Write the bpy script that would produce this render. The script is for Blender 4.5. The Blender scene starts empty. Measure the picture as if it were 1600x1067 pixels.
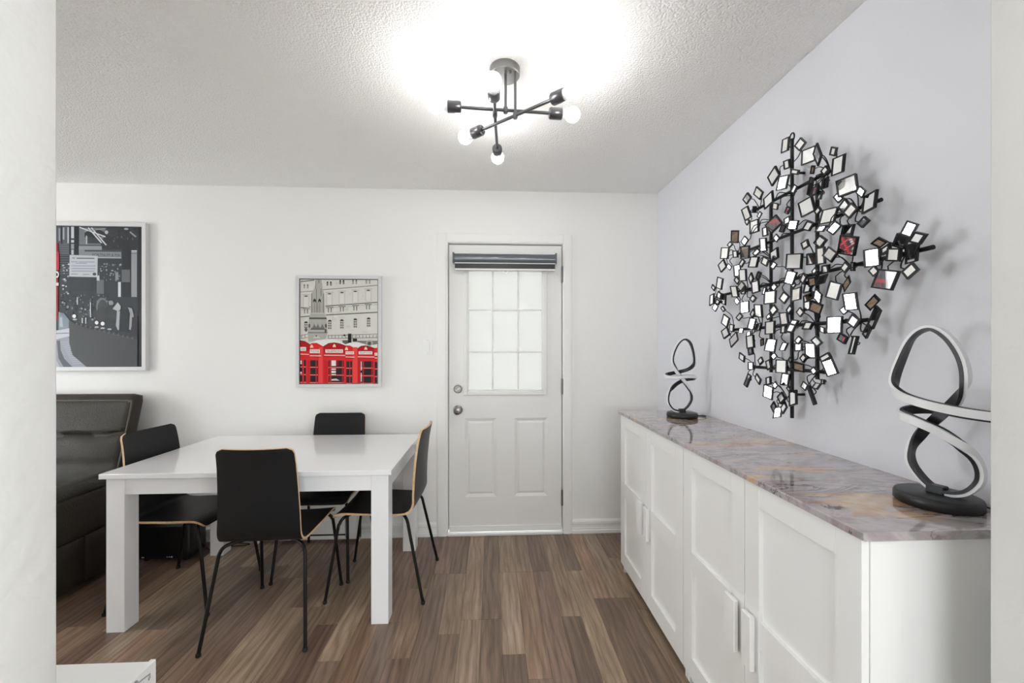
import bpy, bmesh, math, random
from mathutils import Vector, Matrix
from math import sin, cos, pi, radians

random.seed(11)
sc = bpy.context.scene
COL = sc.collection

# ------------------------------------------------------------------ camera
CAM_H = 1.33
YAW = math.atan(32 / 650)
cam_d = bpy.data.cameras.new('camera')
cam_d.sensor_width = 36.0
cam_d.lens = 36.0 * 650 / 1600
cam_d.shift_y = 9.5 / 1600
cam_d.clip_start = 0.02
cam = bpy.data.objects.new('camera', cam_d)
COL.objects.link(cam)
cam.location = (0, 0, CAM_H)
cam.rotation_euler = (pi / 2, 0, -YAW)
sc.camera = cam

# ------------------------------------------------------------------ sky, lights, exposure
SKY = 10.5
BULB = 27.0
KITCHEN_FILL = 22.0  # strength of the added kitchen fill light
LIVING_FILL = 9.0  # strength of the added fill light over the living end
world = bpy.data.worlds.new('world')
sc.world = world
world.use_nodes = True
bg = world.node_tree.nodes['Background']
bg.inputs[0].default_value = (0.90, 0.955, 1.0, 1)
bg.inputs[1].default_value = SKY


def portal(name, loc, rot, sx, sy):
    l = bpy.data.lights.new(name, 'AREA')
    l.shape = 'RECTANGLE'
    l.size = sx
    l.size_y = sy
    l.cycles.is_portal = True
    o = bpy.data.objects.new(name, l)
    COL.objects.link(o)
    o.location = loc
    o.rotation_euler = rot
    return o


portal('fill_window_portal', (-5.53, 1.22, 1.15), (0, -pi / 2, 0), 1.7, .88)  # portal of the added left-wall window
portal('kitchen_fill_window_portal', (2.73, -1.4, 1.5), (0, pi / 2, 0), 1.0, 1.1)  # portal of the window added in the kitchen's right wall

portal('kitchen_back_fill_window_portal', (.15, -2.93, 1.5), (pi / 2, 0, 0), 2.4, .5)  # portal of the strip window added behind the camera

vs = sc.view_settings
vs.view_transform = 'Standard'
vs.look = 'None'
vs.gamma = 1.0
vs.use_curve_mapping = False
vs.exposure = 1.03
sc.cycles.max_bounces = 10
sc.cycles.diffuse_bounces = 6
sc.cycles.glossy_bounces = 4
sc.cycles.transmission_bounces = 4
sc.cycles.caustics_reflective = False
sc.cycles.sample_clamp_indirect = 6.0

# ------------------------------------------------------------------ measures of the room
D = 2.9616        # back wall
XR = 1.2007       # right wall
XL = -5.4         # left wall
CH = 2.445        # ceiling height
YO0, YO1 = 0.60, 0.72   # the wall with the opening the camera looks through
OXL, OXR, OZ = -0.7126, 0.9133, 2.06


# ------------------------------------------------------------------ materials
def S(r, g, b):
    def f(c):
        c = c / 255.0
        return c / 12.92 if c <= 0.04045 else ((c + 0.055) / 1.055) ** 2.4
    return (f(r), f(g), f(b), 1.0)


def new_mat(name):
    m = bpy.data.materials.new(name)
    m.use_nodes = True
    nt = m.node_tree
    return m, nt, nt.nodes['Principled BSDF']


def N(nt, kind, **kw):
    n = nt.nodes.new(kind)
    for k, v in kw.items():
        if k in n.inputs:
            n.inputs[k].default_value = v
        else:
            setattr(n, k, v)
    return n


def ramp(nt, stops, interp='LINEAR'):
    n = nt.nodes.new('ShaderNodeValToRGB')
    cr = n.color_ramp
    cr.interpolation = interp
    while len(cr.elements) < len(stops):
        cr.elements.new(0.5)
    for e, (p, c) in zip(cr.elements, stops):
        e.position = p
        e.color = c if len(c) == 4 else (*c, 1)
    return n


def mat(name, color, rough=0.5, metal=0.0, bump=0.0, bscale=60.0, var=0.0, vscale=4.0, coat=0.0, spec=None, detail=3.0):
    m, nt, b = new_mat(name)
    b.inputs['Base Color'].default_value = color
    b.inputs['Roughness'].default_value = rough
    b.inputs['Metallic'].default_value = metal
    b.inputs['Coat Weight'].default_value = coat
    if spec is not None:
        b.inputs['Specular IOR Level'].default_value = spec
    tc = N(nt, 'ShaderNodeTexCoord')
    if var:
        n = N(nt, 'ShaderNodeTexNoise', Scale=vscale, Detail=4.0)
        nt.links.new(tc.outputs['Object'], n.inputs['Vector'])
        lo = tuple(max(0, c * (1 - var)) for c in color[:3]) + (1,)
        hi = tuple(min(1, c * (1 + var)) for c in color[:3]) + (1,)
        r = ramp(nt, [(0.3, lo), (0.7, hi)])
        nt.links.new(n.outputs['Fac'], r.inputs['Fac'])
        nt.links.new(r.outputs['Color'], b.inputs['Base Color'])
    if bump:
        n = N(nt, 'ShaderNodeTexNoise', Scale=bscale, Detail=detail)
        nt.links.new(tc.outputs['Object'], n.inputs['Vector'])
        bp = N(nt, 'ShaderNodeBump', Strength=bump, Distance=0.01)
        nt.links.new(n.outputs['Fac'], bp.inputs['Height'])
        nt.links.new(bp.outputs['Normal'], b.inputs['Normal'])
    return m


M = {}
M['wall'] = mat('wall_paint', S(241, 240, 237), 0.55, bump=0.06, bscale=45, spec=0.3)
M['wall_blue'] = mat('pale_lavender_paint', S(230, 231, 237), 0.5, bump=0.06, bscale=45, spec=0.3)
M['jamb'] = mat('jamb_paint', S(222, 221, 217), 0.55, bump=0.3, bscale=28, spec=0.3)
M['trim'] = mat('trim_paint', S(241, 240, 237), 0.38, bump=0.02, bscale=30)
M['door'] = mat('door_paint', S(234, 233, 230), 0.42, bump=0.03, bscale=25)
M['cabinet'] = mat('cabinet_white', S(240, 239, 237), 0.4, bump=0.01, bscale=20)
M['table'] = mat('table_white_lacquer', S(244, 244, 245), 0.22, bump=0.01, bscale=20, coat=0.4)
M['tile_floor'] = mat('kitchen_floor', S(150, 145, 138), 0.45, var=0.08)
M['black_ply'] = mat('black_laminate', S(20, 20, 21), 0.45, bump=0.03, bscale=220, spec=0.35)
M['wood_edge'] = mat('plywood_edge', S(214, 180, 138), 0.55, var=0.12, vscale=60)
M['chair_leg'] = mat('black_steel_tube', S(30, 27, 25), 0.35, metal=0.6)
M['rubber'] = mat('black_rubber', S(20, 20, 20), 0.7)
M['black_plastic'] = mat('black_plastic', S(16, 16, 17), 0.35)
M['white_mark'] = mat('white_print', S(215, 215, 215), 0.5)
M['leather'] = mat('dark_leather', S(58, 55, 48), 0.5, bump=0.3, bscale=130, var=0.16, vscale=5, spec=0.32)
M['leather_side'] = mat('brown_leather', S(52, 45, 38), 0.5, bump=0.3, bscale=130, var=0.16, vscale=5, spec=0.32)
M['thread'] = mat('seam_thread', S(98, 90, 78), 0.6)
M['nickel'] = mat('satin_nickel', S(140, 135, 130), 0.3, metal=1.0)
M['steel'] = mat('brushed_steel', S(175, 175, 176), 0.25, metal=1.0)
M['hinge'] = mat('grey_hinge', S(120, 120, 122), 0.4, metal=0.9)
M['gunmetal'] = mat('dark_gunmetal', S(104, 104, 107), 0.3, metal=0.85)
M['canopy'] = mat('brushed_gunmetal', S(140, 139, 137), 0.38, metal=0.9)
M['bulb_neck'] = mat('white_bulb_neck', S(235, 235, 235), 0.4)
M['blind_grey'] = mat('blind_grey_gloss', S(92, 97, 103), 0.22, coat=0.6)
M['blind_black'] = mat('blind_black', S(24, 26, 28), 0.4)
M['frame_silver'] = mat('silver_frame', S(216, 215, 216), 0.4)
M['frame_inner'] = mat('black_liner', S(14, 14, 15), 0.6)
M['lamp_black'] = mat('lamp_black', S(24, 25, 27), 0.4)
M['lamp_white'] = mat('lamp_diffuser', S(238, 238, 240), 0.35)
M['art_metal'] = mat('art_black_metal', S(30, 31, 33), 0.4, metal=0.5)
M['mirror'] = mat('mirror', (0.90, 0.91, 0.92, 1), 0.02, metal=1.0)
M['ornament'] = mat('silver_ornament', S(168, 170, 174), 0.35, metal=0.5)
M['threshold'] = mat('threshold_white', S(225, 224, 221), 0.4)
M['gap'] = mat('dark_gap', S(40, 40, 40), 0.8)
M['switch'] = mat('switch_plastic', S(240, 240, 238), 0.3)

# popcorn ceiling
m, nt, b = new_mat('popcorn_ceiling')
b.inputs['Base Color'].default_value = S(250, 249, 247)
b.inputs['Roughness'].default_value = 0.85
b.inputs['Specular IOR Level'].default_value = 0.15
tc = N(nt, 'ShaderNodeTexCoord')
n1 = N(nt, 'ShaderNodeTexNoise', Scale=110.0, Detail=4.0, Roughness=0.7)
n2 = N(nt, 'ShaderNodeTexVoronoi', Scale=130.0)
ad = N(nt, 'ShaderNodeMath', operation='SUBTRACT')
for n in (n1, n2):
    nt.links.new(tc.outputs['Object'], n.inputs['Vector'])
nt.links.new(n1.outputs['Fac'], ad.inputs[0])
nt.links.new(n2.outputs['Distance'], ad.inputs[1])
bp = N(nt, 'ShaderNodeBump', Strength=0.6, Distance=0.006)
nt.links.new(ad.outputs[0], bp.inputs['Height'])
nt.links.new(bp.outputs['Normal'], b.inputs['Normal'])
M['ceiling'] = m

# oak laminate: tone comes from the plank's own object colour
m, nt, b = new_mat('oak_laminate')
tc = N(nt, 'ShaderNodeTexCoord')
oi = N(nt, 'ShaderNodeObjectInfo')
off = N(nt, 'ShaderNodeVectorMath', operation='SCALE')
off.inputs[0].default_value = (3.1, 17.3, 7.7)
nt.links.new(oi.outputs['Random'], off.inputs['Scale'])
add = N(nt, 'ShaderNodeVectorMath', operation='ADD')
nt.links.new(tc.outputs['Object'], add.inputs[0])
nt.links.new(off.outputs['Vector'], add.inputs[1])
mp1 = N(nt, 'ShaderNodeMapping')
mp1.inputs['Scale'].default_value = (75.0, 3.6, 1.0)
mp2 = N(nt, 'ShaderNodeMapping')
mp2.inputs['Scale'].default_value = (8.0, 2.2, 1.0)
nt.links.new(add.outputs['Vector'], mp1.inputs['Vector'])
nt.links.new(add.outputs['Vector'], mp2.inputs['Vector'])
fine = N(nt, 'ShaderNodeTexNoise', Scale=1.0, Detail=5.0, Roughness=0.65)
nt.links.new(mp1.outputs['Vector'], fine.inputs['Vector'])
wav = N(nt, 'ShaderNodeTexWave', Scale=1.1, Distortion=11.0, Detail=2.5)
wav.inputs['Detail Scale'].default_value = 0.8
wav.bands_direction = 'X'
nt.links.new(mp2.outputs['Vector'], wav.inputs['Vector'])
cloud = N(nt, 'ShaderNodeTexNoise', Scale=1.0, Detail=3.0)
nt.links.new(mp2.outputs['Vector'], cloud.inputs['Vector'])
r1 = ramp(nt, [(0.28, (0.58, 0.56, 0.54, 1)), (0.72, (1.30, 1.32, 1.33, 1))])
nt.links.new(fine.outputs['Fac'], r1.inputs['Fac'])
r2 = ramp(nt, [(0.0, (0.81, 0.79, 0.76, 1)), (0.22, (0.98, 0.98, 0.98, 1)), (1.0, (1.10, 1.10, 1.11, 1))])
nt.links.new(wav.outputs['Fac'], r2.inputs['Fac'])
r3 = ramp(nt, [(0.3, (0.82, 0.80, 0.78, 1)), (0.7, (1.16, 1.16, 1.16, 1))])
nt.links.new(cloud.outputs['Fac'], r3.inputs['Fac'])
prev = oi.outputs['Color']
for r in (r1, r2, r3):
    mx = N(nt, 'ShaderNodeMix', data_type='RGBA', blend_type='MULTIPLY')
    mx.inputs['Factor'].default_value = 1.0
    nt.links.new(prev, mx.inputs['A'])
    nt.links.new(r.outputs['Color'], mx.inputs['B'])
    prev = mx.outputs['Result']
nt.links.new(prev, b.inputs['Base Color'])
b.inputs['Roughness'].default_value = 0.29
bp = N(nt, 'ShaderNodeBump', Strength=0.12, Distance=0.002)
nt.links.new(fine.outputs['Fac'], bp.inputs['Height'])
nt.links.new(bp.outputs['Normal'], b.inputs['Normal'])
M['plank'] = m

# polished stone: mauve grey ground, gold bands, dark cracks
m, nt, b = new_mat('polished_marble')
tc = N(nt, 'ShaderNodeTexCoord')
mp = N(nt, 'ShaderNodeMapping')
mp.inputs['Rotation'].default_value = (0, 0, radians(12))
mp.inputs['Scale'].default_value = (1.5, 3.6, 3.0)
nt.links.new(tc.outputs['Object'], mp.inputs['Vector'])
ca = N(nt, 'ShaderNodeTexNoise', Scale=1.9, Detail=7.0, Roughness=0.62, Distortion=1.2)
nt.links.new(mp.outputs['Vector'], ca.inputs['Vector'])
base = ramp(nt, [(0.30, S(138, 124, 126)), (0.43, S(166, 155, 158)), (0.5, S(183, 174, 175)), (0.57, S(156, 143, 145)), (0.70, S(196, 189, 188))])
nt.links.new(ca.outputs['Fac'], base.inputs['Fac'])
mpg = N(nt, 'ShaderNodeMapping')
mpg.inputs['Location'].default_value = (4.3, 1.7, 0)
mpg.inputs['Rotation'].default_value = (0, 0, radians(16))
mpg.inputs['Scale'].default_value = (1.3, 4.4, 2.0)
nt.links.new(tc.outputs['Object'], mpg.inputs['Vector'])
go = N(nt, 'ShaderNodeTexNoise', Scale=1.45, Detail=7.0, Roughness=0.6, Distortion=1.5)
nt.links.new(mpg.outputs['Vector'], go.inputs['Vector'])


def blotch(cx, cy, rx, ry):
    """1 at the blotch's middle, 0 at its rim, edge torn by the stone's own noise"""
    mpp = N(nt, 'ShaderNodeMapping')
    mpp.inputs['Location'].default_value = (-cx / rx, -cy / ry, 0)
    mpp.inputs['Scale'].default_value = (1 / rx, 1 / ry, 0.0)
    nt.links.new(tc.outputs['Object'], mpp.inputs['Vector'])
    ln = N(nt, 'ShaderNodeVectorMath', operation='LENGTH')
    nt.links.new(mpp.outputs['Vector'], ln.inputs[0])
    sb = N(nt, 'ShaderNodeMath', operation='SUBTRACT', use_clamp=True)
    sb.inputs[0].default_value = 1.0
    nt.links.new(ln.outputs['Value'], sb.inputs[1])
    return sb.outputs[0]


def addup(socks, w):
    cur = None
    for s_ in socks:
        mm = N(nt, 'ShaderNodeMath', operation='MULTIPLY')
        nt.links.new(s_, mm.inputs[0])
        mm.inputs[1].default_value = w
        if cur is None:
            cur = mm.outputs[0]
        else:
            aa = N(nt, 'ShaderNodeMath', operation='MAXIMUM')
            nt.links.new(cur, aa.inputs[0])
            nt.links.new(mm.outputs[0], aa.inputs[1])
            cur = aa.outputs[0]
    return cur


gold_spots = addup([blotch(-.04, -.66, .22, .13), blotch(-.07, -.03, .26, .07), blotch(.02, .52, .22, .07), blotch(-.05, -.38, .20, .05), blotch(.12, -.22, .13, .05)], 0.26)
gs = N(nt, 'ShaderNodeMath', operation='ADD')
nt.links.new(go.outputs['Fac'], gs.inputs[0])
nt.links.new(gold_spots, gs.inputs[1])
gm = ramp(nt, [(0.57, (0, 0, 0, 1)), (0.63, (0.8, 0.8, 0.8, 1)), (0.75, (0.9, 0.9, 0.9, 1))])
nt.links.new(gs.outputs[0], gm.inputs['Fac'])
gcol = ramp(nt, [(0.34, S(142, 96, 60)), (0.48, S(192, 152, 110)), (0.58, S(216, 190, 156)), (0.68, S(176, 132, 92))])
nt.links.new(ca.outputs['Fac'], gcol.inputs['Fac'])
mx1 = N(nt, 'ShaderNodeMix', data_type='RGBA')
nt.links.new(gm.outputs['Color'], mx1.inputs['Factor'])
nt.links.new(base.outputs['Color'], mx1.inputs['A'])
nt.links.new(gcol.outputs['Color'], mx1.inputs['B'])
cr = N(nt, 'ShaderNodeTexNoise', Scale=2.3, Detail=9.0, Roughness=0.66, Distortion=1.3)
nt.links.new(mpg.outputs['Vector'], cr.inputs['Vector'])
crm = ramp(nt, [(0.482, (0, 0, 0, 1)), (0.494, (1, 1, 1, 1)), (0.503, (1, 1, 1, 1)), (0.515, (0, 0, 0, 1))])
nt.links.new(cr.outputs['Fac'], crm.inputs['Fac'])
patch = N(nt, 'ShaderNodeTexNoise', Scale=2.0, Detail=2.0)
nt.links.new(mp.outputs['Vector'], patch.inputs['Vector'])
pm = ramp(nt, [(0.42, (0.12, 0.12, 0.12, 1)), (0.58, (0.9, 0.9, 0.9, 1))])
nt.links.new(patch.outputs['Fac'], pm.inputs['Fac'])
ml = N(nt, 'ShaderNodeMath', operation='MULTIPLY')
nt.links.new(crm.outputs['Color'], ml.inputs[0])
nt.links.new(pm.outputs['Color'], ml.inputs[1])
dark_spots = addup([blotch(-.165, -.69, .085, .06), blotch(-.20, -.02, .05, .03), blotch(-.21, .62, .05, .03)], 1.0)
dn = N(nt, 'ShaderNodeTexNoise', Scale=55.0, Detail=6.0, Roughness=0.8, Distortion=0.6)
nt.links.new(tc.outputs['Object'], dn.inputs['Vector'])
dm = N(nt, 'ShaderNodeMath', operation='MULTIPLY')
nt.links.new(dark_spots, dm.inputs[0])
nt.links.new(dn.outputs['Fac'], dm.inputs[1])
dr = ramp(nt, [(0.34, (0, 0, 0, 1)), (0.40, (0.97, 0.97, 0.97, 1))])
nt.links.new(dm.outputs[0], dr.inputs['Fac'])
mxm = N(nt, 'ShaderNodeMath', operation='MAXIMUM')
nt.links.new(ml.outputs[0], mxm.inputs[0])
nt.links.new(dr.outputs['Color'], mxm.inputs[1])
mx2 = N(nt, 'ShaderNodeMix', data_type='RGBA')
nt.links.new(mxm.outputs[0], mx2.inputs['Factor'])
nt.links.new(mx1.outputs['Result'], mx2.inputs['A'])
mx2.inputs['B'].default_value = S(58, 32, 22)
nt.links.new(mx2.outputs['Result'], b.inputs['Base Color'])
b.inputs['Roughness'].default_value = 0.09
b.inputs['Coat Weight'].default_value = 0.5
b.inputs['Coat Roughness'].default_value = 0.03
M['marble'] = m

# frosted door glass: daylight comes through, nothing to see behind
m, nt, b = new_mat('frosted_glass')
tl = N(nt, 'ShaderNodeBsdfTranslucent')
tl.inputs['Color'].default_value = (0.185, 0.182, 0.174, 1)
b.inputs['Base Color'].default_value = S(120, 120, 118)
b.inputs['Roughness'].default_value = 0.6
b.inputs['Specular IOR Level'].default_value = 0.25
adds = N(nt, 'ShaderNodeAddShader')
nt.links.new(b.outputs[0], adds.inputs[0])
nt.links.new(tl.outputs[0], adds.inputs[1])
nt.links.new(adds.outputs[0], nt.nodes['Material Output'].inputs['Surface'])
M['frosted'] = m

m, nt, b = new_mat('fill_window_glass')
b.inputs['Base Color'].default_value = (1, 1, 1, 1)
b.inputs['Roughness'].default_value = 0.0
tr = N(nt, 'ShaderNodeBsdfTransparent')
mxs = N(nt, 'ShaderNodeMixShader')
mxs.inputs[0].default_value = 0.06
nt.links.new(tr.outputs[0], mxs.inputs[1])
nt.links.new(b.outputs[0], mxs.inputs[2])
nt.links.new(mxs.outputs[0], nt.nodes['Material Output'].inputs['Surface'])
M['glass'] = m


def emit(name, col, s):
    m, nt, b = new_mat(name)
    b.inputs['Base Color'].default_value = (0.9, 0.9, 0.9, 1)
    b.inputs['Emission Color'].default_value = col
    b.inputs['Emission Strength'].default_value = s
    return m


M['bulb'] = emit('lit_bulb', (1.0, 0.985, 0.965, 1), BULB)
M['living_fill'] = emit('living_fill_glow', (1.0, 0.985, 0.965, 1), LIVING_FILL)  # glow of the added living-end fill light
M['kitchen_fill'] = emit('kitchen_fill_glow', (1.0, 0.985, 0.965, 1), KITCHEN_FILL)  # glow of the added kitchen fill light

# flat print: colour stored per polygon of the print
m, nt, b = new_mat('printed_paper')
at = N(nt, 'ShaderNodeVertexColor', layer_name='ink')
nt.links.new(at.outputs['Color'], b.inputs['Base Color'])
b.inputs['Roughness'].default_value = 0.45
b.inputs['Specular IOR Level'].default_value = 0.2
M['print'] = m


# ------------------------------------------------------------------ mesh helpers
class MB:
    def __init__(s):
        s.v, s.f, s.mi = [], [], []

    def add(s, verts, faces, mi=0):
        o = len(s.v)
        s.v += [tuple(p) for p in verts]
        s.f += [tuple(i + o for i in f) for f in faces]
        s.mi += [mi] * len(faces)
        return s

    def box(s, x0, x1, y0, y1, z0, z1, mi=0, ch=0.0):
        """box; ch chamfers every edge"""
        if ch <= 0:
            v = [(x, y, z) for x in (x0, x1) for y in (y0, y1) for z in (z0, z1)]
            f = [(0, 1, 3, 2), (4, 6, 7, 5), (0, 4, 5, 1), (2, 3, 7, 6), (0, 2, 6, 4), (1, 5, 7, 3)]
            return s.add(v, f, mi)
        bm = bmesh.new()
        bmesh.ops.create_cube(bm, size=1.0)
        for v in bm.verts:
            v.co = Vector((x0 + (v.co.x + .5) * (x1 - x0), y0 + (v.co.y + .5) * (y1 - y0), z0 + (v.co.z + .5) * (z1 - z0)))
        seg = 1 if ch < 0.004 else (2 if ch < 0.012 else 4)
        bmesh.ops.bevel(bm, geom=bm.edges[:], offset=ch, segments=seg, profile=0.5, affect='EDGES')
        bm.verts.index_update()
        s.add([v.co for v in bm.verts], [[v.index for v in f.verts] for f in bm.faces], mi)
        bm.free()
        return s

    def tube(s, pts, r, seg=10, mi=0, cap=True, closed=False):
        pts = [Vector(p) for p in pts]
        n = len(pts)
        up = None
        rings = []
        for i, p in enumerate(pts):
            a = pts[i - 1] if (i > 0 or closed) else p
            c = pts[(i + 1) % n] if (i < n - 1 or closed) else p
            t = (c - a).normalized()
            if up is None:
                up = Vector((0, 0, 1)) if abs(t.z) < 0.9 else Vector((1, 0, 0))
            nx = (up - t * up.dot(t)).normalized()
            up = nx
            ny = t.cross(nx)
            rr = r[i] if isinstance(r, (list, tuple)) else r
            rings.append([p + (nx * cos(2 * pi * k / seg) + ny * sin(2 * pi * k / seg)) * rr for k in range(seg)])
        v = [q for ring in rings for q in ring]
        f = []
        for i in range(n if closed else n - 1):
            j = (i + 1) % n
            for k in range(seg):
                l = (k + 1) % seg
                f.append((i * seg + k, i * seg + l, j * seg + l, j * seg + k))
        if cap and not closed:
            f.append(tuple(range(seg))[::-1])
            f.append(tuple((n - 1) * seg + k for k in range(seg)))
        return s.add(v, f, mi)

    def lathe(s, prof, origin=(0, 0, 0), axis='Z', seg=28, mi=0, sx=1.0, sy=1.0):
        """prof: (radius, height) pairs"""
        v, f = [], []
        o = Vector(origin)
        for (r, h) in prof:
            for k in range(seg):
                a = 2 * pi * k / seg
                x, y, z = r * cos(a) * sx, r * sin(a) * sy, h
                if axis == 'Y':
                    p = Vector((x, -z, y))      # height grows towards -Y
                elif axis == 'X':
                    p = Vector((z, x, y))
                else:
                    p = Vector((x, y, z))
                v.append(o + p)
        for i in range(len(prof) - 1):
            for k in range(seg):
                l = (k + 1) % seg
                f.append((i * seg + k, i * seg + l, (i + 1) * seg + l, (i + 1) * seg + k))
        f.append(tuple(range(seg))[::-1])
        f.append(tuple((len(prof) - 1) * seg + k for k in range(seg)))
        return s.add(v, f, mi)

    def build(s, name, mats, parent=None, smooth=0, loc=None, recalc=True):
        me = bpy.data.meshes.new(name)
        me.from_pydata(s.v, [], s.f)
        mats = mats if isinstance(mats, (list, tuple)) else [mats]
        for m_ in mats:
            me.materials.append(m_)
        me.polygons.foreach_set('material_index', s.mi)
        if recalc:
            bm = bmesh.new()
            bm.from_mesh(me)
            bmesh.ops.recalc_face_normals(bm, faces=bm.faces[:])
            bm.to_mesh(me)
            bm.free()
        if smooth:
            me.shade_smooth()
            me.set_sharp_from_angle(angle=radians(smooth))
        me.update()
        o = bpy.data.objects.new(name, me)
        COL.objects.link(o)
        if parent:
            o.parent = parent
        if loc:
            o.location = loc
        return o


def empty(name, loc=(0, 0, 0), rz=0.0):
    o = bpy.data.objects.new(name, None)
    o.empty_display_size = 0.1
    COL.objects.link(o)
    o.location = loc
    o.rotation_euler = (0, 0, rz)
    return o


def tag(o, label=None, cat=None, group=None, kind=None):
    if label:
        o['label'] = label
    if cat:
        o['category'] = cat
    if group:
        o['group'] = group
    if kind:
        o['kind'] = kind
    return o


def copy_tree(o, parent=None):
    c = o.copy()
    COL.objects.link(c)
    c.parent = parent
    for ch in list(o.children):
        copy_tree(ch, c)
    return c


def catmull(pts, n=6, closed=False):
    pts = [Vector(p) for p in pts]
    m_ = len(pts)
    out = []
    rng = m_ if closed else m_ - 1
    for i in range(rng):
        if closed:
            p0, p1, p2, p3 = pts[i - 1], pts[i], pts[(i + 1) % m_], pts[(i + 2) % m_]
        else:
            p0, p1, p2, p3 = pts[max(i - 1, 0)], pts[i], pts[i + 1], pts[min(i + 2, m_ - 1)]
        for k in range(n):
            t = k / n
            out.append(0.5 * ((2 * p1) + (p2 - p0) * t + (2 * p0 - 5 * p1 + 4 * p2 - p3) * t * t + (3 * p1 - p0 - 3 * p2 + p3) * t ** 3))
    if not closed:
        out.append(pts[-1])
    return out


def struct(o, label=None, cat=None):
    return tag(o, label, cat, kind='structure')


# ------------------------------------------------------------------ the room
# floor and its planks
floor = MB().box(XL - .1, XR + .1, YO0, D + .1, -0.10, -0.009).build('floor', M['gap'])
struct(floor)
PW = 0.0985
tones = [S(122, 102, 86), S(112, 93, 78), S(132, 112, 95), S(103, 85, 71), S(126, 107, 90), S(116, 95, 82), S(138, 119, 101),
         S(109, 88, 76), S(120, 98, 84), S(128, 104, 86), S(142, 122, 102), S(108, 91, 79), S(130, 106, 88), S(140, 120, 102)]
plank_mesh = {}


def plank_me(L):
    if L not in plank_mesh:
        w, h, c, g = PW / 2 - 0.0003, 0.009, 0.0007, L / 2 - 0.0003
        mb = MB()
        v = [(-w, -g, -h), (w, -g, -h), (w, g, -h), (-w, g, -h), (-w, -g, -c), (w, -g, -c), (w, g, -c), (-w, g, -c),
             (-w + c, -g + c, 0), (w - c, -g + c, 0), (w - c, g - c, 0), (-w + c, g - c, 0)]
        f = [(0, 1, 5, 4), (1, 2, 6, 5), (2, 3, 7, 6), (3, 0, 4, 7), (4, 5, 9, 8), (5, 6, 10, 9), (6, 7, 11, 10), (7, 4, 8, 11), (8, 9, 10, 11)]
        mb.add(v, f)
        me = bpy.data.meshes.new('plank')
        me.from_pydata(mb.v, [], mb.f)
        me.materials.append(M['plank'])
        plank_mesh[L] = me
    return plank_mesh[L]


ncol = int((XR - XL) / PW) + 1
x = XR - PW / 2 + 0.03
prevt = None
for ci in range(ncol):
    y = D + 0.02
    first = True
    while y > YO0:
        L = random.choice([0.52, 0.66, 0.8, 0.94, 1.2, 1.2])
        if x < -2.9:
            L = 1.2
        if first:
            y += random.uniform(0, 0.055) * 6 * 0 + 0.0
            L = random.choice([0.38, 0.52, 0.66, 0.8, 0.94])
            first = False
        o = bpy.data.objects.new('plank', plank_me(L))
        COL.objects.link(o)
        o.parent = floor
        o.location = (x, y - L / 2, 0)
        t = random.choice(tones)
        k = random.uniform(1.15, 1.5)
        o.color = (t[0] * k, t[1] * k, t[2] * k, 1)
        y -= L
    x -= PW

kf = MB().box(-2.6, 2.6, -2.9, YO0, -0.10, 0.0).build('floor_kitchen', M['tile_floor'])
struct(kf)

# ceiling over both rooms
struct(MB().box(XL - .1, 2.7, -3.0, D + .1, CH, CH + .1).build('ceiling', M['ceiling']))

# back wall with the door hole
DX0, DX1, DZ = -0.318, 0.520, 2.078
w = MB()
w.box(XL - .1, DX0, D, D + .13, -0.1, CH)
w.box(DX1, XR + .1, D, D + .13, -0.1, CH)
w.box(DX0, DX1, D, D + .13, DZ, CH)
w.box(DX0, DX1, D, D + .13, -0.1, -0.005)
struct(w.build('wall_back', M['wall']))
# right wall
struct(MB().box(XR, XR + .1, YO1 - .02, D + .02, -0.1, CH - .001).build('wall_right', M['wall_blue']))
# left wall, with an unseen window added to let in soft daylight
WY0, WY1, WZ0, WZ1 = 0.78, 1.66, 0.30, 2.00
w = MB()
w.box(XL - .1, XL, YO1 - .02, WY0, -0.1, CH)
w.box(XL - .1, XL, WY1, D, -0.1, CH)
w.box(XL - .1, XL, WY0, WY1, -0.1, WZ0)
w.box(XL - .1, XL, WY0, WY1, WZ1, CH)
struct(w.build('wall_left', M['wall']))
wn = empty('fill_window_1', (XL - .06, (WY0 + WY1) / 2, WZ0))
struct(wn)
hw = (WY1 - WY0) / 2
f = MB()
f.box(-.03, .03, -hw, -hw + .05, 0, 1.7, ch=.003)
f.box(-.03, .03, hw - .05, hw, 0, 1.7, ch=.003)
f.box(-.03, .03, -hw + .05, hw - .05, 0, .05, ch=.003)
f.box(-.03, .03, -hw + .05, hw - .05, 1.65, 1.7, ch=.003)
f.build('fill_window_frame', M['trim'], wn)
MB().box(-.02, .02, -.025, .025, .05, 1.65, ch=.003).build('mullion', M['trim'], wn)
for a, b_ in ((-hw + .05, -.025), (.025, hw - .05)):
    MB().box(-.004, .004, a, b_, .05, 1.65).build('pane', M['glass'], wn)

# the wall with the wide opening (the camera stands just behind it)
w = MB()
w.box(XL - .1, OXL, YO0, YO1, -0.1, CH, ch=.004)
w.box(OXR, 2.7, YO0, YO1, -0.1, CH, ch=.004)
w.box(OXL, OXR, YO0, YO1, OZ, CH)
struct(w.build('wall_front', M['jamb'], smooth=50))

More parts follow.
